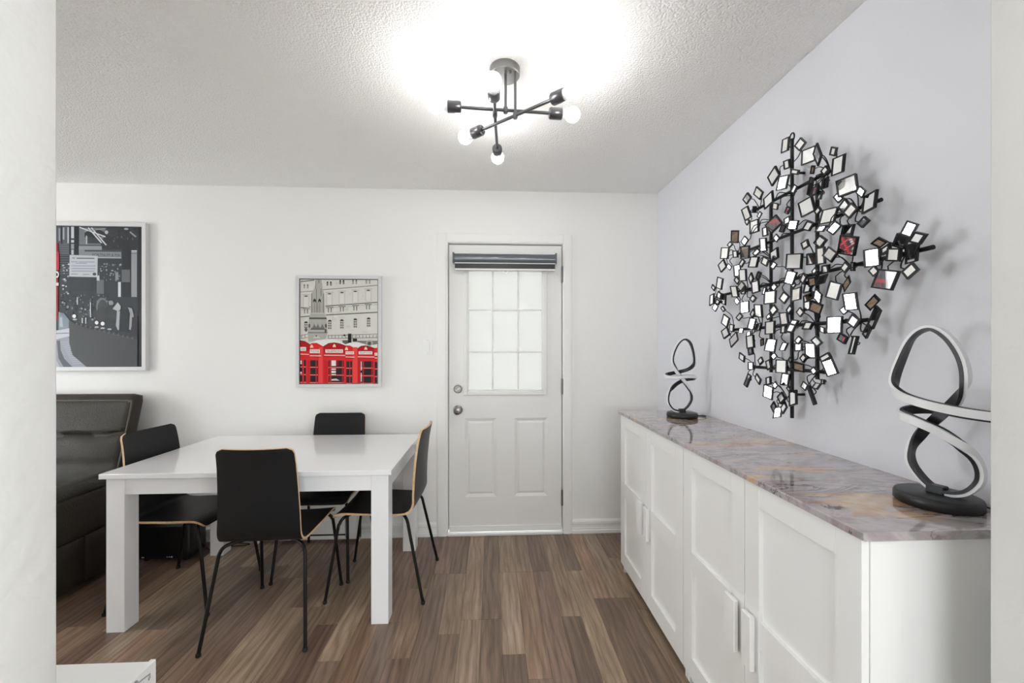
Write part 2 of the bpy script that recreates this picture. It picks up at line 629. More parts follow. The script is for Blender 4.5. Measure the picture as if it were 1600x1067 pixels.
# kitchen shell behind the camera, its two windows added as fill light
struct(MB().box(-2.7, -2.6, -3.0, YO0, -0.1, CH).build('wall_kitchen_left', M['wall']))
w = MB()
w.box(-2.7, -1.05, -2.9, -2.8, -0.1, CH)
w.box(1.35, 2.7, -2.9, -2.8, -0.1, CH)
w.box(-1.05, 1.35, -2.9, -2.8, -0.1, 1.25)
w.box(-1.05, 1.35, -2.9, -2.8, 1.75, CH)
struct(w.build('wall_kitchen_back', M['wall']))
wn = empty('fill_window_3', (.15, -2.86, 1.25))  # unseen strip window, added for soft frontal daylight
struct(wn)
f = MB()
for a, b_ in ((-1.2, -1.16), (1.16, 1.2)):
    f.box(a, b_, -.03, .03, 0, .5, ch=.003)
f.box(-1.16, 1.16, -.03, .03, 0, .04, ch=.003)
f.box(-1.16, 1.16, -.03, .03, .46, .5, ch=.003)
f.build('fill_window_frame', M['trim'], wn)
MB().box(-1.16, 1.16, -.004, .004, .04, .46).build('pane', M['glass'], wn)
KY0, KY1, KZ0, KZ1 = -1.95, -.85, 1.0, 2.0
w = MB()
w.box(2.6, 2.7, -2.8, KY0, -0.1, CH)
w.box(2.6, 2.7, KY1, YO0, -0.1, CH)
w.box(2.6, 2.7, KY0, KY1, -0.1, KZ0)
w.box(2.6, 2.7, KY0, KY1, KZ1, CH)
struct(w.build('wall_kitchen_right', M['wall']))
wn = empty('fill_window_2', (2.66, -1.4, KZ0))  # unseen side window, added to send daylight through the opening
struct(wn)
f = MB()
for a, b_ in ((-.55, -.5), (.5, .55)):
    f.box(-.03, .03, a, b_, 0, 1.0, ch=.003)
f.box(-.03, .03, -.5, .5, 0, .05, ch=.003)
f.box(-.03, .03, -.5, .5, .95, 1.0, ch=.003)
f.build('fill_window_frame', M['trim'], wn)
MB().box(-.02, .02, -.02, .02, .05, .95, ch=.003).build('mullion', M['trim'], wn)
for a, b_ in ((-.5, -.02), (.02, .5)):
    MB().box(-.004, .004, a, b_, .05, .95).build('pane', M['glass'], wn)

# baseboards: moulded profile swept along X
def baseboard(name, x0, x1, y, parent=None):
    prof = [(0, 0), (-.016, 0), (-.016, .022), (-.012, .028), (-.012, .038), (-.0095, .042), (-.0095, .062), (-.014, .066), (-.014, .084),
            (-.009, .092), (-.004, .098), (0, .098)]
    mb = MB()
    v = [(x0, y + a, b_) for a, b_ in prof] + [(x1, y + a, b_) for a, b_ in prof]
    n = len(prof)
    fs = [(i, (i + 1) % n, n + (i + 1) % n, n + i) for i in range(n)] + [tuple(range(n)), tuple(range(n, 2 * n))[::-1]]
    mb.add(v, fs)
    return struct(mb.build(name, M['trim']))


baseboard('baseboard_back', XL, -.385, D)
baseboard('baseboard_right', .575, XR, D)

# door casing
def casing_v(name, x0, x1, z1):
    mb = MB()
    mb.box(x0, x1, D - .016, D, 0, z1, ch=.003)
    mb.box(x0 + .008, x1 - .012, D - .019, D - .015, 0.0, z1 - .004, ch=.0015)
    return struct(mb.build(name, M['trim']))


casing_v('trim_1', -.384, -.309, 2.137)
casing_v('trim_2', .511, .574, 2.137)
mb = MB().box(-.309, .511, D - .016, D, 2.069, 2.137, ch=.003)
mb.box(-.309, .511, D - .019, D - .015, 2.077, 2.129, ch=.0015)
struct(mb.build('trim_3', M['trim']))
# jamb lining and threshold
mb = MB()
mb.box(-.318, -.3065, D - .002, D + .12, 0, 2.078)
mb.box(.5085, .520, D - .002, D + .12, 0, 2.078)
mb.box(-.3065, .5085, D - .002, D + .12, 2.0665, 2.078)
mb.box(-.3065, -.294, D + .0445, D + .058, .02, 2.0665)
mb.box(.496, .5085, D + .0445, D + .058, .02, 2.0665)
mb.box(-.294, .496, D + .0445, D + .058, 2.054, 2.0665)
struct(mb.build('trim_4', M['trim']))
struct(MB().box(-.3065, .5085, D - .022, D + .12, 0, .016, ch=.003).build('trim_5', M['threshold']))

# the door
door = empty('door_1', (0.101, D, 0))
struct(door, 'white half-glazed entry door with nine frosted panes', 'door')
dx = -.101
dl, dr, db, dt = -.2995 + dx, .5015 + dx, .022, 2.0585
YF, YB = .004, .044          # front and back of the slab
g0, g1, h0, h1 = -.172 + dx, .370 + dx, 1.018, 1.885   # clear glass opening
PN = [(-.188 + dx, .036 + dx, .268, .828), (.162 + dx, .400 + dx, .268, .828)]
mb = MB()
# slab front split round glass and embossed panels
xs = sorted({dl, dr, g0, g1})
mb.box(dl, g0, YF, YB, h0, h1)
mb.box(g1, dr, YF, YB, h0, h1)
mb.box(dl, dr, YF, YB, h1, dt)
mb.box(dl, dr, YF, YB, PN[0][3], h0)
mb.box(dl, dr, YF, YB, db, PN[0][2])
mb.box(dl, PN[0][0], YF, YB, PN[0][2], PN[0][3])
mb.box(PN[0][1], PN[1][0], YF, YB, PN[0][2], PN[0][3])
mb.box(PN[1][1], dr, YF, YB, PN[0][2], PN[0][3])
mb.build('slab', M['door'], door)
for (a, b_, c, d_) in PN:        # embossed panel: groove then raised field
    mb = MB()
    k, y0, y1 = .022, YF, YF + .010
    r0 = [(a, y0, c), (b_, y0, c), (b_, y0, d_), (a, y0, d_)]
    r1 = [(a + k, y1, c + k), (b_ - k, y1, c + k), (b_ - k, y1, d_ - k), (a + k, y1, d_ - k)]
    k2 = .036
    r2 = [(a + k2, YF + .002, c + k2), (b_ - k2, YF + .002, c + k2), (b_ - k2, YF + .002, d_ - k2), (a + k2, YF + .002, d_ - k2)]
    rb = [(a, YB, c), (b_, YB, c), (b_, YB, d_), (a, YB, d_)]
    vv = r0 + r1 + r2 + rb
    fs = []
    for i in range(4):
        j = (i + 1) % 4
        fs += [(i, j, 4 + j, 4 + i), (4 + i, 4 + j, 8 + j, 8 + i), (i, j, 12 + j, 12 + i)]
    fs += [(8, 9, 10, 11), (12, 13, 14, 15)]
    mb.add(vv, fs)
    mb.build('embossed_panel', M['door'], door)
# glazing frame (raised) and muntins
fr = MB()
k = .026
for (a, b_, c, d_) in ((g0 - k, g0, h0 - k, h1 + k), (g1, g1 + k, h0 - k, h1 + k), (g0, g1, h0 - k, h0), (g0, g1, h1, h1 + k)):
    fr.box(a, b_, -.008, .012, c, d_, ch=.003)
for (a, b_, c, d_) in ((g0 - .006, g0 + .010, h0, h1), (g1 - .010, g1 + .006, h0, h1), (g0, g1, h0 - .006, h0 + .010), (g0, g1, h1 - .01, h1 + .006)):
    fr.box(a, b_, -.002, .020, c, d_, ch=.002)
gf = fr.build('glazing_frame', M['door'], door)
vx = [g0 + (g1 - g0) * t for t in (.333, .667)]
hz = [1.598, 1.298]
for t in vx:
    MB().box(t - .0055, t + .0055, .012, .022, h0, h1, ch=.002).build('muntin', M['door'], gf)
for t in hz:
    MB().box(g0, g1, .013, .021, t - .0055, t + .0055, ch=.002).build('muntin', M['door'], gf)
ex = [g0] + vx + [g1]
ez = [h0] + hz[::-1] + [h1]
for i in range(3):
    for j in range(3):
        MB().box(ex[i], ex[i + 1], .022, .026, ez[j], ez[j + 1]).build('pane', M['frosted'], door)
MB().box(dl + .004, dr - .004, -.004, YF, .03, .066, ch=.002).build('door_sweep', M['trim'], door)
for z in (1.855, 1.05, .255):
    hg = MB().tube([(dr + .003, -.004, z - .055), (dr + .003, -.004, z + .055)], .0065, 10).build('hinge', M['hinge'], door, smooth=40)
kx, kz = -.238 + dx, .888
mb = MB().lathe([(.033, 0), (.033, .003), (.028, .007), (.012, .010), (.011, .030), (.020, .034), (.0265, .042), (.028, .052), (.026, .060), (.016, .064), (.008, .0645)], (kx, YF, kz), 'Y', 30)
kb = mb.build('knob', M['nickel'], door, smooth=50)
MB().box(kx - .005, kx + .005, YF - .068, YF - .064, kz - .002, kz + .002).build('key_slot', M['gap'], kb)
kz = 1.036
db_ = MB().lathe([(.030, 0), (.030, .004), (.026, .010), (.024, .013)], (kx, YF, kz), 'Y', 30).build('deadbolt', M['nickel'], door, smooth=50)
mb = MB()
ca_, sa_ = cos(radians(35)), sin(radians(35))
vv = []
for (u, v_) in ((-.017, -.005), (.017, -.007), (.019, 0), (.017, .007), (-.017, .005)):
    vv.append((u * ca_ - v_ * sa_, u * sa_ + v_ * ca_))
n = len(vv)
mb.add([(kx + a, YF - .013, kz + b_) for a, b_ in vv] + [(kx + a, YF - .026, kz + b_) for a, b_ in vv],
       [tuple(range(n)), tuple(range(n, 2 * n))[::-1]] + [(i, (i + 1) % n, n + (i + 1) % n, n + i) for i in range(n)])
mb.build('thumb_turn', M['steel'], db_)

# roller blind screwed to the door
bl = empty('roller_blind', (.095, D - .004, 1.90))
tag(bl, 'rolled-up roller blind in a glossy grey cassette above the door panes', 'blind')
bx0, bx1 = -.268 - .095, .456 - .095
prof = []
for i in range(11):
    a = -pi / 2 + pi * i / 10
    prof.append((-.034 - .026 * cos(a), .054 + .034 * sin(a)))
prof = [(0, .020)] + prof + [(0, .088)]
n = len(prof)
mb = MB()
mb.add([(bx0, a, b_) for a, b_ in prof] + [(bx1, a, b_) for a, b_ in prof],
       [(i, (i + 1) % n, n + (i + 1) % n, n + i) for i in range(n)] + [tuple(range(n)), tuple(range(n, 2 * n))[::-1]])
mb.build('cassette', M['blind_grey'], bl, smooth=40)
for a in (bx0, bx1 - .008):
    MB().box(a - .002, a + .010, -.064, 0, .016, .092, ch=.003).build('end_cap', M['blind_grey'], bl)
MB().box(bx0 + .014, bx1 - .010, -.056, -.046, -.020, .016, ch=.002).build('rolled_fabric', M['blind_black'], bl)
MB().box(bx0 + .012, bx1 - .008, -.0575, -.046, .0155, .021, ch=.001).build('fabric_guide', M['trim'], bl)
MB().box(bx0 + .012, bx1 - .008, -.058, -.044, -.031, -.019, ch=.003).build('bottom_rail', M['trim'], bl)
tb = []
for i in range(13):
    a = pi + pi * i / 12
    tb.append((.004 + .016 * cos(a), -.051, -.030 + .018 * sin(a)))
MB().tube(tb, .0022, 6).build('pull_tab', M['trim'], bl)

# light switch
sw = empty('light_switch', (-.451, D, 1.335))
tag(sw, 'white rocker light switch on the wall beside the door', 'switch')
MB().box(-.036, .036, -.008, 0, -.059, .059, ch=.002).build('plate', M['switch'], sw)
MB().box(-.0165, .0165, -.012, -.007, -.033, .033, ch=.0015).build('rocker', M['switch'], sw)
for z in (-.046, .046):
    MB().lathe([(.003, 0), (.0028, .001)], (0, -.008, z), 'Y', 10).build('screw', M['steel'], sw)
TILES = [
(1.1027,1.5116,2.0913,0.0044,-0.0116,0.0001,0.0033,0.008,-0.0208,2),
(1.1145,1.4514,2.065,0.0051,-0.0058,-0.0114,-0.0026,0.0115,-0.0096,2),
(1.1013,1.3945,1.9978,0.0085,-0.0194,0.0001,0.0027,0.0049,-0.0226,1),
(1.0958,1.3489,1.9798,0.0062,-0.0019,-0.0202,0.0016,0.0094,-0.0128,1),
(1.1015,1.2899,1.9631,0.0038,-0.0063,-0.0047,0.0015,0.0054,-0.0105,1),
(1.1096,1.2813,1.9145,0.0025,-0.0181,-0.0007,0.0057,0.0098,-0.0228,1),
(1.1136,1.5181,2.0216,0.0026,-0.011,-0.0007,0.003,0.0019,-0.0144,2),
(1.1048,1.5795,2.0026,0.0044,-0.0057,-0.0185,-0.0012,0.0189,-0.0136,2),
(1.0977,1.5187,1.9526,0.0086,-0.0143,-0.0018,0.0008,0.0086,-0.0221,6),
(1.1181,1.4831,1.9789,0.0056,-0.0106,-0.0065,0,0.0038,-0.0072,2),
(1.1235,1.4936,1.9194,0.0026,-0.0054,-0.0063,-0.0039,0.0046,-0.0124,6),
(1.1275,1.4086,1.9546,0.0045,-0.0038,-0.0018,0.0034,0.0069,-0.01,1),
(1.1029,1.3259,1.9172,0.0029,-0.0027,-0.0074,0.0001,0.0097,-0.0049,1),
(1.1246,1.2647,1.8432,0.008,-0.0256,0.0017,-0.0012,-0.0053,-0.0266,3),
(1.1305,1.4242,1.9017,0.003,-0.0039,-0.0044,0.0054,0.0137,-0.0233,1),
(1.0875,1.3077,1.8673,0.0023,-0.0083,-0,0.0039,0.007,-0.0144,1),
(1.0914,1.3546,1.8602,0.0021,-0.0089,0.0012,0.0008,0.0053,-0.0125,1),
(1.1166,1.7679,1.9824,0.0053,-0.005,-0.0119,-0.0014,0.0133,-0.01,0),
(1.1064,1.6756,1.9714,0.007,-0.0093,-0.0145,-0.0006,0.0084,-0.0125,0),
(1.1025,1.6068,1.9181,0.0024,-0.0208,0.0082,0.0048,0.0043,-0.0187,6),
(1.0883,1.7279,1.9038,0.005,-0.0131,0.0042,0.0061,-0.0029,-0.0233,0),
(1.1218,1.7249,1.9201,0.0031,-0.0058,-0.0019,0.0013,0.0036,-0.0123,0),
(1.1297,1.7024,1.89,0.0033,-0.0029,-0.0053,-0.002,0.0059,-0.0089,0),
(1.1232,1.7778,1.8842,0.0032,-0.0025,-0.008,-0.0002,0.0072,-0.0064,0),
(1.1188,1.7214,1.8462,0.0065,-0.0178,0.001,0.0018,0.0022,-0.0246,7),
(1.1171,1.5874,1.8871,0.0049,-0.0073,-0.0045,0.0009,0.0043,-0.0101,6),
(1.1002,1.4969,1.8408,0.0023,-0.0051,-0.0044,-0.0005,0.006,-0.0092,6),
(1.1276,1.612,1.8241,0.0058,-0.0094,-0.0186,-0.0056,0.0221,-0.0137,7),
(1.0938,1.4902,1.8007,0.0045,-0.0087,0.0035,0.0012,0.0008,-0.0114,14),
(1.0993,1.4677,1.7782,0.0075,-0.0127,-0.0039,-0.0001,0.0052,-0.0146,5),
(1.1228,1.5525,1.7897,0.0046,-0.0061,-0.0037,0.0011,0.009,-0.0104,14),
(1.0868,1.6044,1.7915,0.0046,-0.0078,0.0012,0.0018,0.0008,-0.0162,7),
(1.0927,1.5463,1.7506,0.0033,-0.0038,-0.0087,-0.0023,0.0052,-0.007,14),
(1.1142,1.855,1.8378,0.0117,-0.0094,-0.0024,0.006,0.0118,-0.0229,4),
(1.0928,1.7472,1.7908,0.0044,-0.0052,-0.0104,-0.0032,0.0082,-0.0103,7),
(1.1026,1.8749,1.8073,0.0027,-0.0045,-0.007,-0.002,0.0081,-0.006,4),
(1.1253,1.6731,1.7573,0.0065,-0.0109,-0.0014,0.0022,0.0009,-0.0253,12),
(1.1099,1.3557,1.8461,0.0024,-0.0049,-0.0015,-0.0002,0.0047,-0.0125,1),
(1.1194,1.2916,1.8146,0.0021,-0.0072,0.0054,0.0041,-0.0049,-0.0108,3),
(1.0955,1.1831,1.7925,0.004,-0.0048,-0.0088,-0.0004,0.0054,-0.008,3),
(1.1112,1.1718,1.7587,0.0014,-0.018,0.0037,0.0008,0.0043,-0.023,3),
(1.1213,1.4294,1.8317,0.0036,-0.0253,0.0039,0.0047,-0.0022,-0.0248,5),
(1.1032,1.3564,1.7929,0.0019,-0.003,-0.0071,-0.0004,0.0078,-0.0058,5),
(1.1153,1.326,1.7668,0.0077,-0.0206,-0.0012,0.0004,0.0086,-0.021,3),
(1.1166,1.2664,1.779,0.0015,-0.0106,0.0103,0.0027,-0.0055,-0.0115,3),
(1.1169,1.2434,1.7568,0.004,-0.0066,-0.0106,-0.0025,0.0119,-0.0113,3),
(1.0982,1.1784,1.7014,0.002,-0.0058,-0.0078,-0.0015,0.0096,-0.0076,3),
(1.0858,1.2687,1.7096,0.0052,-0.0066,-0.0089,-0.0033,0.012,-0.011,3),
(1.0863,1.3221,1.7225,0.005,-0.0105,-0.0024,-0.0014,0.0066,-0.0085,3),
(1.12,1.4205,1.7601,0.003,-0.0111,-0.0064,-0.001,0.0098,-0.0109,5),
(1.1152,1.252,1.6977,0.0032,-0.0151,-0.0027,0.0001,0.0044,-0.0158,3),
(1.1102,1.2468,1.6492,0.0045,-0.0239,-0.0094,0.0052,0.0119,-0.0243,10),
(1.1117,1.3567,1.6897,0.0023,-0.0107,-0.0105,-0.0014,0.0111,-0.01,9),
(1.0866,1.392,1.6878,0.003,-0.0099,0.0042,0.002,-0.002,-0.0111,9),
(1.1292,1.9647,1.7877,0.0096,-0.0151,-0.0033,-0.0001,0.0044,-0.0252,4),
(1.1248,1.8697,1.7617,0.0051,-0.0093,-0.001,0.0013,-0.0002,-0.0149,4),
(1.1023,1.7598,1.7448,0.0092,-0.0153,-0.0014,0.0059,0.0094,-0.0233,12),
(1.1259,1.7171,1.7354,0.0036,-0.004,-0.0085,-0.0051,0.0087,-0.0095,12),
(1.1139,1.9588,1.725,0.0035,-0.0064,-0.0182,-0.0043,0.0153,-0.0105,4),
(1.0927,1.8646,1.7018,0.0043,-0.0048,-0.0085,-0.0018,0.0043,-0.0068,4),
(1.0857,1.7551,1.6974,0.0028,-0.0047,-0.0075,-0.0031,0.0074,-0.0109,12),
(1.1102,1.8304,1.6787,0.0071,-0.0124,0.0015,0.0021,-0,-0.0241,11),
(1.1091,1.7881,1.6504,0.0059,-0.0158,-0.0017,0.0004,-0.0015,-0.0251,11),
(1.1095,1.8315,1.6345,0.0045,-0.0053,-0.0103,-0.0014,0.0057,-0.0086,11),
(1.0937,1.6874,1.6875,0.0054,-0.0176,-0.0035,-0.0004,0.0074,-0.0198,12),
(1.0875,1.6055,1.6734,0.0053,-0.0085,-0.008,-0.0012,0.0055,-0.0123,12),
(1.1154,1.5922,1.696,0.0029,-0.0164,0.0065,0.0017,0.0003,-0.0189,12),
(1.1085,1.5857,1.6529,0.0031,-0.0047,-0.0059,-0.0024,0.0066,-0.0085,15),
(1.1081,1.7267,1.6259,0.0011,-0.0054,-0.0131,-0.0018,0.0055,-0.0113,13),
(1.0953,1.6579,1.6257,0.0041,-0.0048,-0.0042,0.0005,0.008,-0.0112,13),
(1.0994,1.6837,1.5836,0.0066,-0.0131,0.0031,0.0016,-0.001,-0.0233,13),
(1.1143,1.8588,1.5873,0.0065,-0.0134,-0.0011,0.0024,-0.0037,-0.0246,11),
(1.1006,1.7842,1.6006,0.0039,-0.0069,-0.0106,-0.0069,0.0053,-0.0128,11),
(1.1088,1.782,1.5818,0.004,-0.0077,-0,0.0005,0.0007,-0.0154,11),
(1.1174,1.9896,1.646,0.0056,-0.0129,-0.0064,-0.0018,0.0035,-0.0252,25),
(1.1015,2.0169,1.6282,0.003,-0.0071,-0.0088,-0.0015,0.0028,-0.0082,25),
(1.0924,1.5587,1.5653,0.0025,-0.0042,-0.0081,-0.0029,0.0061,-0.0067,15),
(1.116,1.6523,1.5622,0.0026,-0.0046,0.0009,-0.0006,0.0038,-0.0133,13),
(1.1082,1.9763,1.5847,0.0038,-0.0073,-0.0082,-0.0013,0.0037,-0.0127,25),
(1.0947,1.4563,1.6425,0.0082,-0.0254,-0.0044,-0.0008,0.0015,-0.0261,9),
(1.1184,1.4068,1.6404,0.0049,-0.0114,-0.0011,0.0046,0.0061,-0.0173,9),
(1.0975,1.3371,1.6361,0.0045,-0.0116,-0,0.0029,0.0023,-0.026,10),
(1.0927,1.2933,1.6316,0.0024,-0.0133,-0.0129,-0.0043,0.0074,-0.0127,10),
(1.0917,1.3101,1.5869,0.0036,-0.0098,-0.0003,0.0029,0.0041,-0.0115,10),
(1.0868,1.229,1.5772,0.0023,-0.0047,-0.0078,-0.0014,0.0063,-0.0085,10),
(1.1069,1.3751,1.5929,0.0014,-0.0022,-0.0063,-0.0023,0.0051,-0.006,16),
(1.0884,1.4672,1.5853,0.0071,-0.0137,-0.0056,-0.0022,0.0073,-0.0207,16),
(1.0983,1.4157,1.5733,0.003,-0.0046,-0.0074,-0.0011,0.0064,-0.0119,16),
(1.0956,1.4603,1.5586,0.002,-0.0033,-0.0076,-0.0018,0.0044,-0.0053,16),
(1.1117,1.4113,1.5431,0.0025,-0.0121,0.0007,-0.0017,0.0034,-0.0177,16),
(1.1058,1.3839,1.5575,0.0061,-0.0092,0.0012,0.0049,0.004,-0.0133,16),
(1.1185,1.3586,1.5601,0.0032,-0.0125,0.0021,0.0008,0.0084,-0.0139,16),
(1.1218,1.3124,1.5172,0.0067,-0.0152,-0.007,-0.0018,0.0071,-0.0246,10),
(1.1226,1.2633,1.5316,0.0048,0.0018,-0.0108,-0.0001,0.0108,-0.0124,10),
(1.1226,1.2416,1.5823,0.0013,-0.0044,-0.0009,0.0003,0.0009,-0.0129,10),
(1.1288,1.0719,1.6504,0.0049,-0.0096,-0.0074,-0.0013,0.0082,-0.0151,8),
(1.0866,1.0108,1.6098,0.0016,-0.0119,-0.0064,0.0008,0.0088,-0.0099,8),
(1.1282,1.0945,1.6237,0.0044,-0.0117,-0.0075,0.0019,0.0091,-0.0141,8),
(1.1257,1.0615,1.5835,0.002,-0.0124,0.0014,0.0046,0.0066,-0.0235,8),
(1.1089,1.1386,1.6303,0.0081,-0.0058,-0.0078,-0.0017,0.0093,-0.0058,8),
(1.129,1.1824,1.5969,0.0068,-0.0173,-0.0004,0.0026,0.0012,-0.0249,8),
(1.1031,1.0907,1.585,0.0017,-0.0158,-0.0038,-0.0006,0.0013,-0.0166,8),
(1.1215,1.1686,1.5547,0.0027,-0.005,-0.0089,-0.0018,0.0071,-0.0062,8),
(1.1148,1.1264,1.523,0.0053,-0.0239,-0.0072,-0.0017,0.0093,-0.0239,8),
(1.0921,1.0349,1.5306,0.0022,-0.0058,-0.0105,-0.0027,0.0109,-0.01,8),
(1.1061,1.117,1.6059,0.0003,-0.0113,0.005,0.0006,-0.0005,-0.0089,8),
(1.1059,2.0397,1.5714,0.0048,-0.0099,0.0043,-0.0004,0.0009,-0.0244,25),
(1.1264,1.9705,1.5656,0.0041,-0.0109,-0.0061,-0.0012,0.0001,-0.0233,25),
(1.1076,1.9892,1.5539,0.0033,-0.0089,-0.0058,-0.0017,0.0044,-0.0092,25),
(1.1175,2.0298,1.5316,0.0051,-0.0061,-0.0084,-0.003,0.0068,-0.0121,25),
(1.1123,1.9493,1.5162,0.0036,-0.0052,-0.0092,-0.0024,0.0044,-0.0052,17),
(1.1096,1.8311,1.5403,0.0038,-0.0045,-0.0094,-0.0027,0.0051,-0.0069,11),
(1.1092,1.7734,1.5071,0.0092,-0.0151,0.0022,0.0018,0.0017,-0.0237,11),
(1.1266,1.7425,1.5416,0.0034,-0.0061,-0.0075,-0.0027,0.0061,-0.0089,11),
(1.1134,1.6134,1.5312,0.0102,-0.0183,0.0005,-0.0005,0.0008,-0.0244,13),
(1.1064,1.5227,1.519,0.0043,-0.0079,-0.0103,-0.0039,0.0075,-0.0122,15),
(1.1053,1.581,1.4774,0.0028,-0.006,-0.0109,-0.0044,0.0076,-0.011,21),
(1.1085,1.6149,1.454,0.0013,-0.0025,-0.0068,-0.0028,0.0053,-0.0062,21),
(1.1134,1.5337,1.4405,0.0056,-0.0129,0.001,0.0024,-0.0011,-0.0221,21),
(1.104,1.4914,1.4715,0.0014,-0.0045,-0.0081,-0.0026,0.0064,-0.0095,21),
(1.0865,1.7752,1.4648,0.0039,-0.0046,-0.0079,-0.0049,0.0066,-0.01,18),
(1.1194,1.7325,1.4763,0.0007,-0.0057,-0.009,-0.0032,0.0052,-0.0109,18),
(1.1163,1.6909,1.484,0.0056,-0.0147,-0.002,-0.0001,-0.0029,-0.0258,18),
(1.1085,1.9224,1.4574,0.0056,-0.0133,-0.011,-0.0033,0.0047,-0.0209,17),
(1.1242,1.9497,1.4012,-0,-0.0107,-0.0179,-0.0064,0.0122,-0.0099,17),
(1.1252,1.9009,1.4219,0.0051,-0.0088,-0.002,-0.0005,0.0018,-0.0162,17),
(1.1175,1.8694,1.367,-0.0001,-0.0068,-0.0177,-0.0105,0.0099,-0.0174,17),
(1.1245,1.8241,1.4064,0.0044,-0.0072,-0.001,-0.0012,0.0023,-0.0103,17),
(1.1054,1.7183,1.4311,0.0065,-0.0107,-0.0031,-0.0026,0.0054,-0.0218,18),
(1.129,1.7122,1.4155,0.0048,-0.0086,0.0021,-0.0025,0.0034,-0.0156,18),
(1.0982,1.7284,1.389,0.0041,-0.0068,0.0026,-0.0005,0.0009,-0.0084,18),
(1.086,1.6981,1.3548,0.0051,-0.0149,0.0026,-0.002,-0.006,-0.0251,18),
(1.1017,1.6434,1.3516,0.0033,-0.0049,0.0023,0.0028,0.0036,-0.0131,18),
(1.091,1.5813,1.4081,0.0071,-0.0158,0.0012,0.0011,0.0026,-0.0238,21),
(1.1249,1.6271,1.3397,0.0091,-0.0162,-0.0028,-0.0026,0.0026,-0.024,21),
(1.1031,1.5229,1.3988,0.0033,-0.008,-0,-0.001,0.0004,-0.014,21),
(1.1068,1.5264,1.3335,0.0043,-0.0084,-0.0007,-0.0026,0.0053,-0.0138,21),
(1.0971,1.4483,1.5219,0.0062,-0.014,0.0025,0.0014,0.0036,-0.0213,16),
(1.1193,1.4184,1.5078,0.0044,-0.0154,0.0052,0.0028,0.0026,-0.0117,16),
(1.0998,1.3521,1.5025,0.0044,-0.0078,-0.011,-0.0009,0.0027,-0.0158,16),
(1.1221,1.4273,1.4788,0.0047,-0.0097,0.0022,0.0001,-0.0003,-0.0154,19),
(1.1039,1.3654,1.4657,0.0116,-0.0097,-0.0088,0.0015,0.0085,-0.0145,19),
(1.0988,1.4311,1.4563,0.0029,-0.0057,-0.0085,-0.0023,0.0057,-0.0082,19),
(1.0896,1.2126,1.4697,0.0066,-0.0155,-0,0.0024,-0.0018,-0.0248,20),
(1.0923,1.2395,1.4453,0.0022,-0.0054,0.0051,0.0026,-0.0044,-0.0076,20),
(1.0933,1.2068,1.4097,0.0038,-0.0086,-0.0092,-0.0031,0.0057,-0.0127,20),
(1.0993,1.2839,1.403,0.0082,-0.0185,-0.0004,0.0004,0.0019,-0.0253,20),
(1.0955,1.3916,1.4055,0.0033,-0.0131,-0.001,-0.0024,0.0044,-0.0119,19),
(1.1243,1.3626,1.3906,0.0033,-0.0061,-0.0036,-0.0002,-0.0003,-0.0095,19),
(1.0994,1.357,1.3507,0.0044,-0.0078,-0.0114,-0.0041,0.0067,-0.0075,26),
(1.0869,1.4238,1.3564,0.0027,-0.0056,-0.0058,-0.0026,0.0057,-0.0088,26),
(1.1063,1.4501,1.3319,0.0059,-0.0104,0.001,-0.0006,-0.0003,-0.014,26),
(1.1186,1.4076,1.3192,0.0077,-0.0143,0.0004,0.0013,-0,-0.0256,26),
(1.0883,1.2402,1.3588,0.002,-0.011,-0.007,-0.0017,0.004,-0.01,20),
(1.0982,1.2125,1.3375,0.0009,-0.0072,-0.0003,-0.0034,0.0038,-0.026,20),
(1.0858,1.1356,1.4582,0.006,-0.0027,-0.0087,-0.0011,0.0128,-0.0122,20),
(1.1088,1.1542,1.4172,0.0024,-0.0052,-0.0077,0.001,0.0127,-0.0241,20),
(1.0928,1.1618,1.3759,0.0019,-0.0038,-0.007,0.0001,0.0065,-0.0118,20),
(1.103,1.4768,1.409,0.0048,-0.011,-0.0019,-0.0095,0.002,-0.0211,19),
(1.0878,1.7592,1.2878,0.0043,-0.0107,-0.0078,-0.0012,0.0003,-0.0131,22),
(1.0904,1.7025,1.3141,0.0036,-0.0089,0.0025,-0.0004,-0.0033,-0.0131,22),
(1.0989,1.7138,1.252,0.0059,-0.0087,0.0004,-0.0003,-0.0011,-0.0157,22),
(1.124,1.6873,1.2751,0.0002,-0.0053,-0.0088,-0.0035,0.0055,-0.0075,22),
(1.1224,1.6359,1.2606,0.0056,-0.0044,0.0045,-0.0017,-0.0078,-0.0159,27),
(1.1234,1.7754,1.1862,0.0018,-0.0076,-0.005,-0.0066,0.0043,-0.0239,22),
(1.1211,1.7002,1.198,0.0008,-0.0117,-0.0119,-0.0029,0.0007,-0.0103,22),
(1.1258,1.6075,1.2955,0.0026,-0.0043,-0.0069,-0.0027,0.0054,-0.0071,27),
(1.128,1.5684,1.2565,0.0087,-0.0175,-0.0004,-0.0016,-0.0011,-0.0246,27),
(1.0912,1.4692,1.2856,0.0005,-0.0038,-0.0063,-0.0015,0.0034,-0.0058,26),
(1.1302,1.5502,1.2069,0.0067,-0.0116,-0.0003,-0.0027,0.001,-0.0215,27),
(1.1087,1.6159,1.1965,0.0035,-0.0084,0.0034,-0.0021,-0.0036,-0.0142,24),
(1.0885,1.5476,1.1852,0.002,-0.0038,-0.0072,-0.0024,0.0043,-0.0071,24),
(1.0993,1.6041,1.1529,0.0078,-0.0143,-0.0055,-0.0025,-0.0002,-0.0232,24),
(1.1079,1.5004,1.1763,0.0004,-0.0056,-0.006,-0.0017,0.0028,-0.0046,24),
(1.1059,1.538,1.1376,-0.0002,-0.0094,-0.0115,-0.0037,0.0072,-0.0105,24),
(1.1188,1.4935,1.1422,0.0042,-0.0119,0.0058,-0.0036,-0.0054,-0.024,24),
